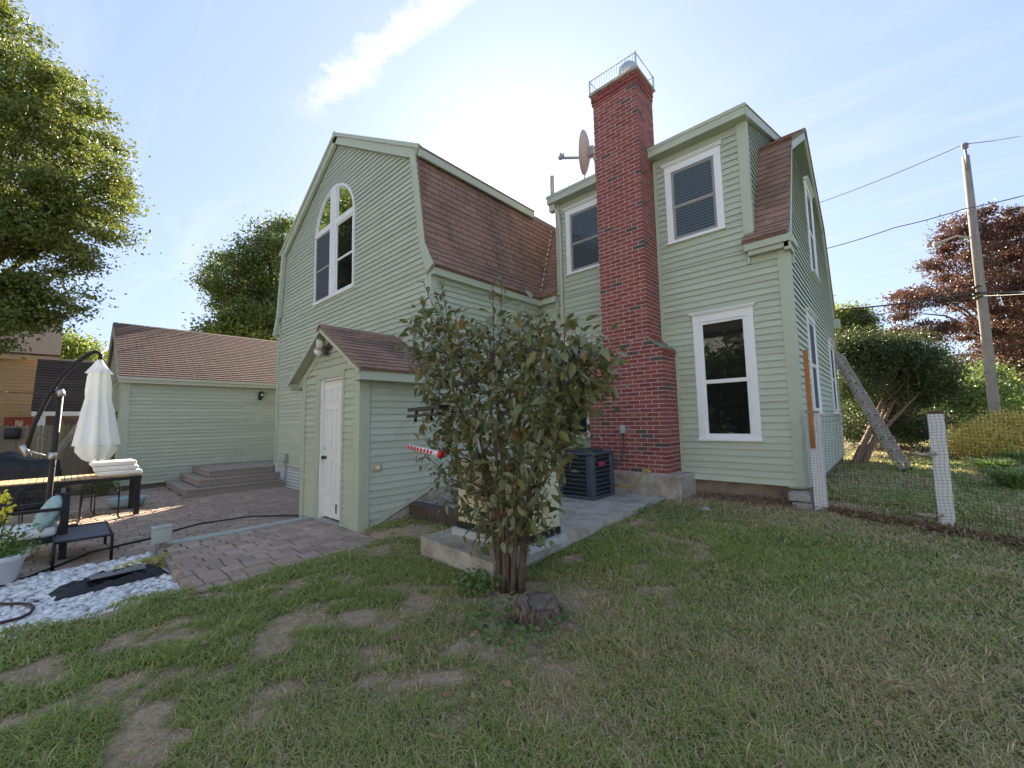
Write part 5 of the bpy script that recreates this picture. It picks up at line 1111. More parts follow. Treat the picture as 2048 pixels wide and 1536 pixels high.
mb = MB(); pleat(mb, [(ct.lerp(cb_, f), r_, a) for f, r_, a in ((.10, .10, .06), (.2, .125, .14), (.35, .135, .20), (.45, .13, .20), (.6, .16, .22), (.8, .195, .22), (1.0, .24, .20))]); mb.build('canopy', CAN, ub)
mb = MB(); pleat(mb, [(cb_+Vector((0, 0, .02)), .21, .12), (cb_.lerp(cbb, .5), .20, .25), (cbb, .13, .35)], 7); mb.build('canopy_lining', CAN, ub)
mb = MB(); pleat(mb, [(ct+Vector((0, 0, .02)), .035, 0), (ct.lerp(cb_, .05), .075, .05), (ct.lerp(cb_, .15), .155, .12)]); mb.build('vent_cap', CAN, ub)
mb = MB(); mb.tube([UP(203, 708), ct+Vector((0, 0, -.02))], .03, 10); mb.build('hub', MATS['dark_bronze'], ub)
# covered grill
grl = thing('covered_grill', (-13.1, -.55, PZ), 'barbecue grill under a glossy black cover by the fence', 'grill')
bm = bmesh.new(); bmesh.ops.create_grid(bm, x_segments=26, y_segments=18, size=1); mb = MB()
vs = []; 
for v in bm.verts:
    x, y = v.co.x, v.co.y; ex_ = max(abs(x), abs(y)); hx = np.clip((1-abs(x))*9, 0, 1); hy = np.clip((1-abs(y))*9, 0, 1); hh = (hx*hy)**.5
    lid = .16*np.clip(1.4-abs(y)*2.2, 0, 1)*np.clip(1.3-abs(x), 0, 1); zz_ = PZ+.04+hh*(.90+lid*1.2+.03*math.sin(7*x+3*y)+.025*math.sin(11*y)); vs.append((-13.1+x*.38*(1-.06*hh), -.75+y*.92*(1-.05*hh), zz_))
mb.add(vs, [[v.index for v in f.verts] for f in bm.faces], True); bm.free(); mb.build('cover', mat('black_vinyl', (.006, .006, .008), .42, bump=(9, .9, .04)), grl)
for sx_ in (-13.38, -12.85):
    for sy_ in (-1.5, .05): mb = MB(); mb.lathe([(.04, 0), (.05, .03), (.03, .06)], (sx_, sy_, PZ), 10); mb.build('caster', BLACK, grl)
# lounge chair at the left edge
lc = thing('lounge_chair', (-7.9, -.2, PZ), 'black framed patio lounge chair with white seat cushion at the left edge', 'lounge chair')
def LX(px, py, x): return onx(px, py, x)
for sx_ in (-7.67, -8.35):
    P0, P1 = LX(127, 1118, -7.67), LX(141, 958, -7.67); P0.x = P1.x = sx_; y0, y1 = -.62, P0.y
    mb = MB(); mb.box((sx_-.025, y1-.045, PZ), (sx_+.025, y1+.02, .70)); mb.build('leg', BLACK, lc)
    mb = MB(); mb.box((sx_-.025, y0, PZ), (sx_+.025, y0+.06, .50)); mb.build('leg', BLACK, lc)
    mb = MB(); mb.box((sx_-.03, y0, .50), (sx_+.03, y1+.02, .535)); mb.build('arm_rail', BLACK, lc)
    mb = MB(); mb.box((sx_-.02, y0, .12), (sx_+.02, y1, .18)); mb.build('seat_rail', BLACK, lc)
mb = MB(); mb.box((-8.35, .05, .66), (-7.67, .09, .71)); mb.box((-8.35, .05, .20), (-7.67, .09, .25)); 
for k in range(5): mb.box((-8.32+k*.14, .06, .25), (-8.27+k*.14, .08, .66))
mb.build('back_frame', BLACK, lc)
mb = MB(); mb.rbox((-8.32, -.60, .185), (-7.70, .04, .30), .035, seg=3); mb.build('seat_cushion', cu, lc)
pil = MB(); M4 = Matrix.Translation((-7.86, -.03, .47)) @ Matrix.Rotation(R_(-28), 4, 'X') @ Matrix.Rotation(.15, 4, 'Z'); bm = bmesh.new(); bmesh.ops.create_uvsphere(bm, u_segments=24, v_segments=14, radius=1); vs = []
for v in bm.verts:
    c = v.co; q = lambda t: math.copysign(abs(t)**.55, t); vs.append(M4 @ Vector((q(c.x)*.20, c.y*.085, q(c.z)*.20)))
pil.add(vs, [[v.index for v in f.verts] for f in bm.faces], True); bm.free()
o = pil.build('throw_pillow', mat('teal_print_cloth', (.36, .52, .52), .9, noise=(30, .25), stain=((.55, .18, .17), 16, .62, .66))); tag(o, 'pale teal throw pillow with coral print leaning in the lounge chair', 'pillow')
# low sling footstool
fs_ = thing('footstool', (-7.7, .35, PZ), 'low black metal footstool with grey mesh sling on the patio', 'footstool')
fx0, fx1, fy0, fy1, fz = -8.15, -7.15, .02, .50, .20
mb = MB(); mb.box((fx0, fy0, fz-.012), (fx1, fy1, fz)); mb.build('sling', mat('grey_mesh', (.085, .095, .13), .6), fs_)
for lx in (fx0, fx1):
    mb = MB(); mb.tube([(lx, fy1, PZ), (lx, fy1, fz-.02), (lx, fy1-.03, fz), (lx, fy0, fz)], .016, 8); mb.build('leg', BLACK, fs_); mb = MB(); mb.tube([(lx, fy0, PZ), (lx, fy0, fz)], .016, 8); mb.build('leg', BLACK, fs_)
mb = MB(); mb.tube([(fx0, fy1, fz), (fx1, fy1, fz)], .014, 8); mb.tube([(fx0, fy0, fz), (fx1, fy0, fz)], .014, 8); mb.build('side_rail', BLACK, fs_)
# flower pot
pc = Vector((-6.98, -.40, PZ)); pot = thing('potted_plant', pc, 'white tapered pot with bushy green plant and yellow flowers at the left edge', 'potted plant')
mb = MB(); mb.lathe([(.155, 0), (.165, .01), (.225, .25), (.245, .25), (.25, .30), (.235, .305), (.22, .26), (.01, .25)], pc, 28); mb.build('pot', mat('white_pot', (.74, .75, .76), .5), pot)
rr = np.random.default_rng(8); n = 900; P = np.stack([pc.x+rr.normal(size=n)*.11, pc.y+rr.normal(size=n)*.13+.03, pc.z+.28+np.abs(rr.normal(size=n))*.13], 1); V, Q = leaf_quads(P, .045, up=.3, seed=8); np_mesh('foliage', V, 4, Q, leafmat('pot_leaf', [(.05, .10, .02), (.09, .16, .035), (.14, .19, .05)], .3), parent=pot)
P = np.array([np.array(LX(px, py, pc.x+.05))+rr.normal(size=3)*.02 for px, py in ((3, 995), (12, 1000), (5, 1025), (18, 1018), (2, 1040), (10, 992)) for _ in range(22)]); V, Q = leaf_quads(P, .035, up=.4, seed=18, asp=.8); np_mesh('flowers', V, 4, Q, leafmat('yellow_petal', [(.62, .55, .05), (.70, .62, .10)], .3), parent=pot)
mb = MB()
for k in range(8): mb.tube([pc+Vector((rr.normal()*.04, rr.normal()*.04, .26)), Vector(P[k*14])], .004, 5)
mb.build('stems', mat('green_stem', (.06, .10, .03), .7), pot)
# utility box on a stake, hoses, bag, wilted weeds
uc = thing('utility_box', (-6.9, .95, PZ), 'grey utility box on a short wooden post at the pebble bed corner', 'utility box')
mb = MB(); mb.box((-6.95, .92, PZ-.05), (-6.86, .985, .10)); mb.build('post', WOODG, uc)
mb = MB(); mb.rbox((-6.93, .835, .055), (-6.83, 1.03, .245), .008); mb.rbox((-6.94, .825, .235), (-6.82, 1.04, .262), .008); mb.build('cabinet', GREYBOX, uc)
mb = MB(); mb.tube([(-6.85, .88, .06), (-6.84, .87, PZ+.02), (-6.80, .80, PZ+.0), (-6.9, .70, PZ-.01)], .02, 8); mb.build('conduit', mat('grey_conduit', (.22, .22, .21), .6), uc)
hp = [onz(*q, PZ+.012) for q in ((612, 1031), (560, 1031), (500, 1033), (450, 1040), (400, 1047), (345, 1062), (300, 1077), (250, 1088), (180, 1105), (120, 1130), (60, 1152), (0, 1173), (-60, 1195))]
mb = MB(); mb.tube(hp, .013, 8); o = mb.build('black_hose', mat('black_rubber', (.010, .010, .010), .45)); tag(o, 'black hose running across the patio pavers', 'hose')
c = onz(10, 1222, PZ+.03); mb = MB(); hp = [Vector((c.x+.36*math.cos(a)*1.0, c.y+.28*math.sin(a), PZ+.03+.01*math.sin(3*a))) for a in np.linspace(-1.6, 3.2, 26)]
hp = [onz(*q, PZ+.03) for q in ((-60, 1206), (0, 1208), (40, 1207), (60, 1209), (67, 1216), (60, 1226), (40, 1236), (0, 1246), (-60, 1256))]
mb.tube(hp, .013, 8); o = mb.build('garden_hose', mat('dark_red_rubber', (.05, .018, .018), .45)); tag(o, 'dark red hose loop lying on the white pebbles', 'hose')
bc = onz(225, 1168, PZ); mb = MB(); bm = bmesh.new(); bmesh.ops.create_grid(bm, x_segments=22, y_segments=12, size=1); vs = []
for v in bm.verts:
    x, y = v.co.x, v.co.y; edge = max(0, 1-max(abs(x), abs(y))**3); rot = Vector((x*.16-.0, y*.42)); px_, py_ = bc.x+rot.x-.05*y, bc.y+rot.y+.02*x; h = .085*edge**.5+.03*math.sin(9*x+4*y)*edge+.03*math.sin(13*y+5*x)*edge; vs.append((px_, py_, PZ+.012+max(0, h)))
mb.add(vs, [[v.index for v in f.verts] for f in bm.faces], True); bm.free(); o = mb.build('plastic_bag', mat('black_bag', (.013, .013, .015), .35, bump=(14, 1, .03))); tag(o, 'crumpled black plastic bag lying on the white pebbles', 'bag')
M4 = Matrix.Translation(bc+Vector((.05, .02, .125))) @ Matrix.Rotation(.06, 4, 'Z'); mb = MB(); mb.rbox((-.07, -.20, -.012), (.07, .22, .008), .006, M4, 2); o = mb.build('grey_pouch', mat('dull_grey_plastic', (.16, .17, .18), .5, bump=(20, .8, .02))); tag(o, 'flat grey pouch lying on top of the black bag', 'pouch')
wc = onz(300, 1138, PZ); P = np.array([[wc.x+rr.normal()*.08, wc.y+rr.normal()*.13, PZ+.02+abs(rr.normal())*.04] for _ in range(130)]); V, Q = leaf_quads(P, .10, up=.6, seed=31, asp=.5); o = np_mesh('wilted_weeds', V, 4, Q, leafmat('wilted_leaf', [(.32, .33, .10), (.42, .40, .16), (.30, .20, .10)], .3), kind='stuff'); o['label'] = 'heap of pulled yellow green weeds beside the black bag'
# things hung on the shrub
fx = bb.y-.45
fd_ = thing('picnic_table_feeder', ony(850, 830, fx), 'tiny black picnic table shaped animal feeder hanging in the shrub', 'feeder'); A = ony(818, 833, fx); B_ = ony(880, 827, fx); D_ = (B_-A).normalized(); up_ = Vector((0, 0, 1)); dn = D_.cross(up_).normalized()
mb = MB(); mb.bar(A+up_*.0, B_+up_*.0, .05, .022); mb.build('bench', BLACK, fd_); mb = MB(); mb.bar(A+up_*.055+D_*.05, B_+up_*.055+D_*.05, .10, .03); mb.build('table_top', BLACK, fd_)
for k in (.25, .75): mb = MB(); q = A.lerp(B_, k); mb.bar(q+up_*.05+D_*.01, q-up_*.05-D_*.02, .02, .02); mb.build('leg', BLACK, fd_)
rt = thing('red_feeder_tube', ony(850, 900, fx), 'red and white tube shaped feeder stuck out of the shrub', 'feeder'); A = ony(818, 893, fx); B_ = ony(881, 909, fx); D_ = (B_-A).normalized()
RED = mat('red_plastic', (.62, .015, .02), .35)
mb = MB(); mb.tube([A, B_], .025, 14); mb.build('tube', mat('white_tube', (.70, .68, .68), .4), rt)
for k in range(8): mb = MB(); q = A.lerp(B_, .06+k*.105); mb.lathe([(.0155, 0), (.0155, .006), (.001, .007)], q+Vector((0, -.022, .004)), 8, (0, -1, .2)); mb.build('red_dot', RED, rt)
mb = MB(); mb.tube([B_-D_*.01, B_+D_*.012], .030, 16); mb.build('end_cap', RED, rt)
mb = MB(); mb.tube([B_-D_*.01+Vector((0, 0, .025)), B_+Vector((.0, 0, .06)), B_+D_*.02+Vector((0, 0, .03))], .003, 5); mb.build('hanger', STEEL, rt)

# ================================================================== LADDERS
LADM = mat('weathered_aluminium', (.42, .38, .33), .6, metal=.35, noise=(9, .25))
def ladder(name, label, foot, top, width, wdir, sections=2):
    foot = Vector(foot); top = Vector(top); d = (top-foot); Ln = d.length; d.normalize(); wd = Vector(wdir).normalized(); nn = d.cross(wd).normalized()
    t = thing(name, foot, label, 'ladder')
    for s_ in range(sections):
        o_ = nn*.055*s_; a, b_ = (foot, top-d*.0) if s_ == 0 else (foot+d*.28, top+d*.1); ww = width-.05*s_
        for s in (-1, 1): mb = MB(); mb.bar(a+o_+wd*s*ww/2, b_+o_+wd*s*ww/2, .028, .075, up=nn); mb.build('rail', LADM, t)
        k = .2
        while k < (b_-a).length-.1: mb = MB(); q = a+o_+d*k; mb.tube([q-wd*ww/2, q+wd*ww/2], .016, 8); mb.build('rung', LADM, t); mb = MB(); mb.tube([q-wd*(ww/2+.0155), q-wd*(ww/2+.013)], .019, 10); mb.build('rung_hole_disc', BLACK, t); k += .30  # black discs paint the darkness of the hollow rung ends
    mb = MB(); mb.bar(foot-wd*width/2-d*.03, foot-wd*width/2+d*.06, .05, .09, up=nn); mb.bar(foot+wd*width/2-d*.03, foot+wd*width/2+d*.06, .05, .09, up=nn); mb.build('foot_shoe', BLACK, t)
    return t
lf = G(1816, 946); tp = onx(1672, 692, -.86); tp = Vector((-.84, 12.9, tp.z*.94))
ladder('extension_ladder', 'weathered aluminium extension ladder leaning on the right wall of the house', (lf.x, lf.y+.2, lf.z), tp, .42, (.25, 1, 0))
q0 = toward(118, 912, 11.2); q1 = toward(196, 735, 11.0)
ladder('extension_ladder', 'aluminium extension ladder leaning on the garage end behind the umbrella', (q0.x, -.55, PZ), (-15.9, 1.0, 3.0), .45, (1, 0, 0))

# ================================================================== BEHIND THE PATIO: fence, shed, neighbour house
fence = thing('stockade_fence', (-19.5, -2.2, -.4), 'grey brown stockade fence of pointed pickets behind the grill', 'fence')
for k in range(62):
    y = -5.2+k*.095; h = 1.66+random.uniform(-.015, .015); mb = MB(); x = -19.5
    mb.prism([(x, y, -.45), (x, y+.086, -.45), (x, y+.086, h-.07), (x, y+.043, h), (x, y, h-.07)], (.03, 0, 0)); mb.build('picket', WOODG, fence)
for z in (.2, 1.3): mb = MB(); mb.box((-19.56, -5.2, z), (-19.503, .7, z+.08)); mb.build('fence_rail', WOODG, fence)
mb = MB(); mb.box((-19.6, -.05-.05, -.45), (-19.46, .05, 1.75)); mb.build('fence_post', mat('yellow_wood', (.36, .25, .12), .8, noise=(10, .2)), fence)
p = onx(25, 867, -19.4); mb = MB(); mb.rbox((-19.46, p.y-.16, p.z-.16), (-19.36, p.y+.16, p.z+.16), .04); o = mb.build('hanging_lamp', BLACK); tag(o, 'black box shaped lamp hung on the stockade fence', 'lamp')
SH = mat('cedar_shingle', (.075, .058, .050), .95, var=.2, noise=(20, .3), bump=(40, .6, .02)); YEL = mat('ochre_siding', (.40, .29, .165), .7, var=.04, noise=(2, .06))
shed = thing('shingled_shed', (-24, .2, -.4), 'small shed with dark shingled roof and white eave beyond the fence', 'shed')
sa_, sb_ = onx(72, 820, -23).y, onx(190, 820, -23).y+1.6; ze = onx(72, 823, -23).z; zr = onx(90, 722, -25.2).z
mb = MB(); mb.box((-27, sa_, -.5), (-23.05, sb_, ze-.05)); mb.build('wall', mat('old_brown_wall', (.13, .085, .07), .9, noise=(8, .3)), shed)
mb = MB(); slab_poly(mb, [(-22.95, sa_-.1, ze), (-22.95, sb_, ze), (-25.2, sb_, zr), (-25.2, sa_-.1, zr)], .06); slab_poly(mb, [(-25.2, sa_-.1, zr), (-25.2, sb_, zr), (-27.2, sb_, ze), (-27.2, sa_-.1, ze)], .06); shr = mb.build('roof', SH, shed)
rd = Vector((-2.25, 0, zr-ze)); Lr = rd.length; rd.normalize(); rn = Vector((rd.z, 0, -rd.x)); k = 0
while k*.17 < Lr: mb = MB(); p0 = Vector((-22.95, 0, ze))+rd*(k*.17)+rn*.062; mb.prism([p0+Y*(sa_-.12)+rn*.03, p0+Y*(sa_-.12)+rd*.18, p0+Y*(sa_-.12)], Y*(sb_-sa_+.12)); mb.build('shingle_course', SH, shr); k += 1
mb = MB(); mb.box((-22.97, sa_-.1, ze-.16), (-22.90, sb_, ze+.0)); mb.box((-23.04, sa_, -.5), (-22.98, sa_+.25, ze-.16)); mb.build('white_fascia', WHITE, shed)
nh_ = thing('neighbour_house', (-30, -3, -.4), 'ochre clapboard neighbour house under the big maple at the left edge', 'house'); yn = onx(102, 780, -27.5).y; zn = onx(0, 708, -27.5).z
mb = MB(); mb.box((-34, -12, -.5), (-27.5, yn, zn)); nw = mb.build('wall', YEL, nh_)
z = .2
while z < zn-.1: mb = MB(); mb.prism([(-27.5, -8, z), (-27.47, -8, z), (-27.495, -8, z+.15), (-27.5, -8, z+.15)], (0, yn+8, 0)); mb.build('clapboard', YEL, nw); z += .15
mb = MB(); slab_poly(mb, [(-27.2, -12, zn), (-27.2, yn+.2, zn), (-31, yn+.2, zn+2.4), (-31, -12, zn+2.4)], .1); mb.build('roof', SH, nh_)
mb = MB(); mb.box((-27.28, -12, zn-.22), (-27.2, yn+.2, zn)); mb.build('eave_board', mat('tan_trim', (.42, .30, .17), .7), nh_)
ya, yb2 = onx(8, 845, -27.4).y, onx(64, 845, -27.4).y; za, zb = onx(30, 880, -27.4).z, onx(30, 834, -27.4).z
mb = MB(); mb.box((-27.47, ya, za), (-27.40, yb2, zb)); wn_ = mb.build('window', mat('barn_red', (.28, .05, .045), .6), nh_)
mb = MB(); mb.box((-27.399, ya+.3, za+.2), (-27.395, yb2-.25, zb-.15)); mb.build('pane', mat('curtained_pane', (.55, .45, .28), .3, noise=(6, .5)), wn_)
mb = MB()
for k in range(14): mb.tube([(-26, -6+k*.5, 3.1-.1*math.sin(math.pi*(k % 7)/7)), (-26, -5.5+k*.5, 3.1-.1*math.sin(math.pi*((k+1) % 7)/7))], .012, 4); 
o = mb.build('string_light_wire', BLACK); tag(o, 'thin dark string light wire hanging before the ochre house', 'wire')

# ================================================================== TREES AND SHRUBS
MAPLE = leafmat('maple_leaf', [(.06, .088, .022), (.095, .125, .030), (.15, .16, .036), (.075, .105, .025)], .36)
DKGRN = leafmat('dark_leaf', [(.06, .085, .028), (.09, .12, .035), (.12, .145, .045)], .45)
COPPER = leafmat('copper_leaf', [(.065, .036, .040), (.095, .045, .043), (.16, .075, .048), (.048, .033, .038)], .25)
LIME = leafmat('lime_leaf', [(.07, .11, .02), (.12, .15, .03), (.17, .18, .04)], .45)
GOLD = leafmat('gold_leaf', [(.34, .31, .09), (.46, .36, .12), (.28, .29, .09), (.50, .34, .15)], .5)
def E_(px, py, depth, rx, ry, rz): c = toward(px, py, depth); return ((c.x, c.y, c.z), (rx, ry, rz))
b_ = toward(-230, 930, 13.5)
MAPLE_T = tree('maple_tree', 'big spreading green maple rising over the left edge', 'tree', (b_.x, b_.y, -.4), [E_(-90, 140, 13, 3.0, 3.0, 2.5), E_(70, 250, 13, 1.9, 1.9, 1.7), E_(155, 360, 13, 1.4, 1.4, 1.2), E_(0, 400, 12.5, 2.3, 2.3, 1.2), E_(140, 470, 13, 1.5, 1.5, .35), E_(0, 590, 12.6, 1.6, 1.6, .7), E_(100, 620, 13, 1.1, 1.1, .35), E_(-80, 630, 12, 2.0, 2.0, .9), E_(70, 500, 12.8, 1.6, 1.6, .45), E_(60, 570, 12.8, 1.5, 1.5, .4), E_(170, 600, 13, .8, .8, .3)], 380, 270, .125, .28, .32, MAPLE, seed=3, limbs=70, surf=.35, flat=.5)
b_ = toward(600, 900, 24)
tree('broadleaf_tree', 'dark green tree beside the wing gable, seen over the garage roof', 'tree', (b_.x, b_.y, -.3), [E_(560, 545, 24, 2.6, 2.6, 2.0), E_(500, 560, 24, 2.2, 2.2, 1.5), E_(565, 480, 24, 1.6, 1.6, 1.1), E_(470, 600, 24, 1.6, 1.6, .8), E_(540, 640, 24, 2.6, 2.6, 1.0)], 200, 230, .17, .42, .30, DKGRN, seed=4, limbs=40, flat=.55)
tree('broadleaf_tree', 'unseen tree added behind the wing to keep the sun off its far wall', 'tree', (-18, 12.2, -.3), [((-18, 12.2, 6.6), (1.4, 1.4, 2.2))], 30, 170, .24, .35, .28, DKGRN, seed=44, limbs=14)  # out of view, added to cut the sun on the wing's far side
b_ = toward(455, 900, 22)
tree('broadleaf_tree', 'small sunlit tree top just above the garage ridge', 'tree', (b_.x, b_.y, -.3), [E_(450, 668, 22, 1.3, 1.3, .7), E_(520, 690, 22, 1.0, 1.0, .5)], 50, 120, .20, .4, .16, LIME, seed=5, limbs=16)
b_ = toward(135, 930, 30)
tree('broadleaf_tree', 'sunlit lime green tree between the ochre house and the garage', 'tree', (b_.x, b_.y, -.4), [E_(120, 710, 30, 2.2, 2.2, 1.5), E_(150, 730, 30, 1.6, 1.6, 1.2)], 70, 130, .26, .5, .2, LIME, seed=6, limbs=16)
b_ = G(2035, 832); b_ = onz(2035, 845, .35)
tree('copper_beech', 'large copper red beech tree behind the utility pole', 'tree', (b_.x, b_.y, .3), [E_(1980, 520, 24, 3.0, 3.0, 2.4), E_(1880, 600, 23, 2.0, 2.0, 1.5), E_(2040, 640, 24, 3.2, 3.2, 2.2), E_(1960, 450, 24, 1.6, 1.6, 1.2), E_(2120, 480, 24, 3.0, 3.0, 2.4), E_(1850, 660, 23, 1.6, 1.6, .6), E_(1900, 735, 23, 2.0, 2.0, .7), E_(2060, 740, 23, 2.0, 2.0, .9), E_(1830, 600, 23, .9, .9, .7)], 280, 250, .16, .36, .36, COPPER, seed=7, limbs=70, surf=.35, flat=.4)
YEW = leafmat('yew_leaf', [(.032, .048, .018), (.050, .068, .026), (.075, .095, .034)], .3)
b_ = onz(1712, 935, .28)
TAN = mat('tan_bark', (.20, .125, .08), .9, noise=(15, .3), bump=(30, .7, .015))
tree('yew_shrub', 'wide dark evergreen shrub with twisted tan trunks behind the ladder', 'shrub', (b_.x, b_.y+.3, .27), [E_(1765, 720, 11.5, 1.25, 1.25, .62), E_(1830, 750, 11.8, 1.05, 1.05, .55), E_(1720, 700, 11.4, .8, .8, .45), E_(1700, 770, 11.3, .55, .6, .5), E_(1860, 790, 11.6, .6, .6, .4), E_(1785, 800, 11.8, .9, .9, .4), E_(1810, 850, 12.2, .8, .8, .4), E_(1855, 840, 12.4, .5, .5, .4), E_(1740, 830, 12.6, .7, .7, .5), E_(1705, 680, 11.5, .35, .35, .25), E_(1790, 680, 11.8, .45, .45, .22), E_(1875, 745, 12, .4, .4, .25), E_(1700, 850, 11.8, .4, .4, .5)], 330, 230, .075, .20, .06, YEW, bark=TAN, seed=8, limbs=7, stems=5, flat=.6, surf=.2)
b_ = onz(1770, 905, .28)
tree('yew_shrub', 'low rounded dark evergreen between the ladder and the gate post', 'shrub', (b_.x, b_.y+.8, .27), [E_(1800, 855, 14, .62, .62, .55), E_(1740, 850, 14.5, .8, .8, .6)], 60, 160, .075, .2, .06, YEW, seed=9, limbs=8, stems=2)
b_ = onz(1935, 880, .3)
tree('leafy_shrub', 'tall green leafy shrub behind the white gate post', 'shrub', (b_.x, b_.y, .28), [E_(1930, 790, 15, 1.0, 1.0, .8), E_(1985, 800, 15.5, .8, .8, .9), E_(1895, 810, 15, .6, .6, .7), E_(1960, 755, 15.5, .5, .5, .4)], 90, 150, .12, .26, .06, leafmat('hedge_leaf', [(.06, .095, .025), (.10, .145, .04), (.15, .19, .05)], .4), seed=10, limbs=12, stems=3)
b_ = onz(1715, 880, .3)
tree('arborvitae', 'pointed evergreen tip rising behind the dark shrub', 'tree', (b_.x-.2, b_.y+4, .3), [E_(1718, 700, 17, .75, .75, 1.1), E_(1718, 660, 17, .52, .52, .75), E_(1717, 640, 17, .25, .25, .5)], 110, 150, .09, .16, .09, leafmat('arbor_leaf', [(.03, .05, .015), (.06, .085, .025), (.10, .11, .03)], .2), seed=12, limbs=6, surf=.6)
b_ = onz(1690, 900, .3)
tree('broadleaf_tree', 'bright green foliage just past the far house corner', 'tree', (b_.x-.9, b_.y+6, .3), [E_(1676, 660, 18, .7, .7, 1.1), E_(1690, 640, 18, .5, .5, .5)], 40, 120, .15, .3, .08, LIME, seed=13, limbs=8)
b_ = onz(1975, 925, .32)
tree('golden_shrub', 'low spreading shrub with yellow bronze leaves behind the daylilies', 'shrub', (b_.x, b_.y+.3, .28), [E_(1960, 880, 9.6, .55, .55, .33), E_(2020, 862, 9.8, .62, .62, .38), E_(2070, 870, 9.6, .6, .6, .36), E_(1925, 898, 9.6, .25, .25, .24), E_(1990, 845, 10, .3, .3, .25)], 110, 150, .06, .16, .03, GOLD, seed=14, limbs=14, stems=3, surf=.3)
# daylily clumps of arching blades
def blades(name, label, c, n_, h, spread, seed, wid=.012):
    rr = np.random.default_rng(seed); a = rr.uniform(0, 6.28, n_); r0 = rr.random(n_)*spread*.3; Ln = h*rr.uniform(.6, 1.15, n_); V = []; k = 5
    t = np.linspace(0, 1, k); dx, dy = np.cos(a), np.sin(a); out_ = spread*rr.uniform(.5, 1.2, n_)
    for i in range(k):
        x = c[0]+dx*(r0+out_*t[i]**1.5); y = c[1]+dy*(r0+out_*t[i]**1.5); z = c[2]+Ln*(1.35*t[i]-.75*t[i]**2.2); w_ = wid*(1-t[i]**2*.95)
        V.append(np.stack([x-dy*w_, y+dx*w_, z], 1)); V.append(np.stack([x+dy*w_, y-dx*w_, z], 1))
    V = np.stack(V, 1).reshape(-1, 3); o = np.arange(n_)*2*k
    Q = np.concatenate([np.stack([o+2*i, o+2*i+1, o+2*i+3, o+2*i+2], 1)[:,None] for i in range(k-1)], 1).reshape(-1)
    t_ = thing(name, c, label, 'plant', 'daylily clumps'); np_mesh('leaves', V, 4, Q, leafmat('daylily_leaf', [(.10, .17, .045), (.16, .24, .065), (.22, .28, .085)], .35), parent=t_, smooth=True); return t_
for i, (px, py, lb) in enumerate(((1990, 955, 'arching green daylily clump nearest the white gate post'), (2035, 985, 'front arching green daylily clump at the right edge'), (2045, 935, 'rear arching green daylily clump under the golden shrub'))):
    p = onz(px, py, .30); blades('daylily', lb, (p.x, p.y, .27), 520, .55, .42, 40+i)
p = onx(165, 960, -14.0); blades('ornamental_grass', 'green ornamental grass clump at the garage corner', (-14.1, .75, PZ), 380, .6, .35, 50)
tagged = bpy.data.objects.get('ornamental_grass'); tagged['group'] = 'grasses by the garage'
# brush pile behind the ladder
n = 900; c = onz(1760, 905, .28); P = np.stack([c.x+rng.normal(size=n)*.5+.2, c.y+rng.normal(size=n)*.5, .28+np.abs(rng.normal(size=n))*.12], 1); V, Q = leaf_quads(P, .22, up=.6, seed=61, asp=.12)
o = np_mesh('brush_pile', V, 4, Q, leafmat('dead_twig', [(.08, .055, .04), (.15, .11, .08), (.05, .035, .03)], .05, .95), kind='stuff'); o['label'] = 'pile of dead brown twigs behind the ladder'

# ================================================================== UTILITY POLE, WIRES, FAR PLACES
pz0 = onz(1985, 868, .32); py_ = 19.5; p0 = ony(1987, 800, py_); ptop = ony(1931, 312, py_)
pole = thing('utility_pole', (p0.x, py_, .3), 'weathered grey wooden utility pole with insulator on top', 'utility pole')
mb = MB(); mb.tube([Vector((p0.x-.0, py_, .0)), p0, p0.lerp(ptop, .5), ptop], [.135, .13, .115, .09], 14); mb.build('shaft', mat('pole_wood', (.30, .27, .24), .9, noise=(6, .18), bump=(30, .4, .01), stain=((.17, .14, .12), 3, .5, .7, (1, 1, .12))), pole)
mb = MB(); mb.tube([ptop+Vector((0, -.12, -.5)), ptop+Vector((0, -.12, .18))], .03, 8); mb.lathe([(.04, 0), (.09, .04), (.05, .09), (.10, .12), (.05, .2), (.01, .22)], ptop+Vector((0, -.12, .18)), 12); mb.build('insulator', mat('grey_porcelain', (.22, .22, .23), .4), pole)
lampb = ony(1937, 476, py_); mb = MB(); mb.tube([lampb, lampb+Vector((-.25, -.1, .12)), lampb+Vector((-.6, -.2, .0))], .035, 8); mb.tube([lampb+Vector((-.6, -.2, .0)), lampb+Vector((-.8, -.25, -.08))], [.05, .08], 8); mb.build('lamp_arm', mat('lamp_arm_grey', (.42, .40, .36), .6), pole)
for k, py2 in enumerate((574, 588, 596)): mb = MB(); q = ony(1956+k, py2, py_); mb.lathe([(.130, -.02), (.133, 0), (.130, .02)], q, 14); mb.build('band', BLACK, pole)
def wire(pts, r_, label, m=BLACK):
    mb = MB(); full = []
    for a, b_ in zip(pts[:-1], pts[1:]):
        a = Vector(a); b_ = Vector(b_); sag = .015*(b_-a).length
        full += [a.lerp(b_, i/10)-Vector((0, 0, sag*4*(i/10)*(1-i/10))) for i in range(10)]
    full.append(Vector(pts[-1])); mb.tube(full, r_, 5); o = mb.build('overhead_wire', m); tag(o, label, 'wire', 'overhead wires at the utility pole'); return o
GW = mat('wire_grey', (.10, .10, .11), .5)
wire([ony(1300, 500, 24.5), ony(1640, 405, 21.5), ptop+Vector((0, -.12, .36)), ony(2048, 271, 18.0), ony(2500, 120, 13)], .012, 'thin topmost overhead wire running to the insulator', GW)
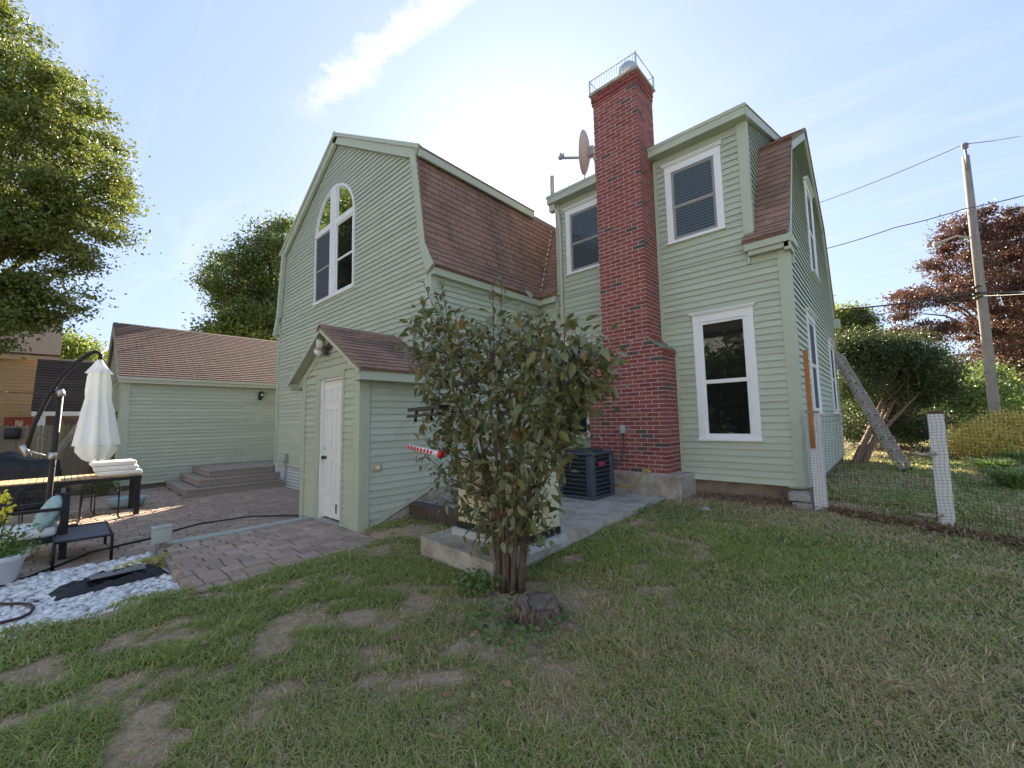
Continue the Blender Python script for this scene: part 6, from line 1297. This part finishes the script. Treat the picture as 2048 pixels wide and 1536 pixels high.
wire([ony(1500, 530, 22.5), ony(1650, 498, 21.5), ony(1790, 455, 20.5), ony(1932, 417, py_-.2), ony(2048, 391, 18.3), ony(2400, 300, 14)], .018, 'upper twisted service wire crossing above the copper beech', GW)
wire([ony(1560, 640, 22.5), ony(1690, 618, 21.2), ony(1957, 585, py_-.2), ony(2048, 584, 18.5), ony(2400, 570, 14)], .03, 'thick lower cable bundle strapped to the pole')
wire([ony(1560, 655, 22.5), ony(1730, 632, 21.2), ony(1957, 592, py_-.2), ony(2300, 560, 15)], .012, 'thin lower wire just beneath the cable bundle')
# white shed glimpsed under the trees and the far lawn strip
wsd = thing('white_shed', (1.0, 27, .3), 'white shed glimpsed between the shrubs far behind the gate post', 'shed')
p = ony(1826, 850, 26); mb = MB(); mb.box((p.x-1.2, 26, .3), (p.x+.25, 28.5, 2.9)); mb.build('wall', WHITE, wsd); mb = MB(); mb.prism([(p.x-1.35, 25.9, 2.9), (p.x+.4, 25.9, 2.9), (p.x-.45, 25.9, 3.5)], (0, 2.8, 0)); mb.build('roof', SH, wsd)
rear = thing('rear_fill_house', (-6, -12, -.2), 'unseen white house across the yard, sized and placed to bounce sun onto the facade', 'house')  # unseen; size and place invented to give the shaded walls fill light
RX0, RX1, RY = -27.0, 12.0, -12.0
mb = MB(); mb.box((RX0, RY-7, -.5), (RX1, RY, 6.4)); rw = mb.build('wall', WHITE, rear)
for k in range(26): mb = MB(); zz_ = .3+k*.235; mb.prism([(RX0, RY, zz_), (RX0, RY+.03, zz_), (RX0, RY+.005, zz_+.235), (RX0, RY, zz_+.235)], (RX1-RX0, 0, 0)); mb.build('clapboard', WHITE, rw)
mb = MB(); slab_poly(mb, [(RX0-.4, RY+.3, 6.35), (RX1+.4, RY+.3, 6.35), (RX1+.4, RY-3.5, 8.6), (RX0-.4, RY-3.5, 8.6)][::-1], .1); slab_poly(mb, [(RX1+.4, RY-7.3, 6.35), (RX0-.4, RY-7.3, 6.35), (RX0-.4, RY-3.5, 8.6), (RX1+.4, RY-3.5, 8.6)][::-1], .1); mb.build('roof', SH, rear)
for k in range(9):
    for z in (.9, 3.9): window(rear, Vector((RX0+2.6+k*4.1, RY+.03, z)), -X, Y, 1.0, 1.6)
# trees round the yard that show in the window glass and along the far street
for i, (x, y, s, lb) in enumerate(((-5.3, -8.5, .62, 'dark tree reflected in the tall ground floor window'), (-19, -11, 1.5, 'dark tree reflected in the arched gable window'))):
    tree('yard_tree', lb, 'tree', (x, y, -.2), [((x, y, 5.2*s), (2.8*s, 2.8*s, 2.6*s)), ((x+1, y, 3.6*s), (2.6*s, 2.2*s, 1.6*s))], 70, 110, .34, .6, .25, DKGRN, seed=70+i, limbs=10)
for i, (px, py, dpt) in enumerate(((1700, 770, 40), (1830, 800, 46), (1950, 790, 44), (2060, 790, 42), (30, 760, 48), (-60, 740, 44))):
    c = toward(px, py+20, dpt); z = .3 if i < 4 else -.4
    tree('street_tree', ['far green tree low behind the house corner', 'far green tree low behind the white shed', 'far green tree low behind the utility pole', 'far green tree low behind the beech trunk', 'far green tree behind the ochre house roof', 'far green tree beyond the left edge'][i], 'tree', (c.x, c.y, z), [((c.x, c.y, z+2.6), (3.2, 3.2, 2.1))], 45, 90, .45, .7, .2, LIME if i % 2 else DKGRN, seed=90+i, limbs=6)
for _o in bpy.data.objects:
    if _o.parent is None and _o.type == 'MESH' and 'kind' not in _o and 'label' not in _o: print('unlabelled', _o.name)
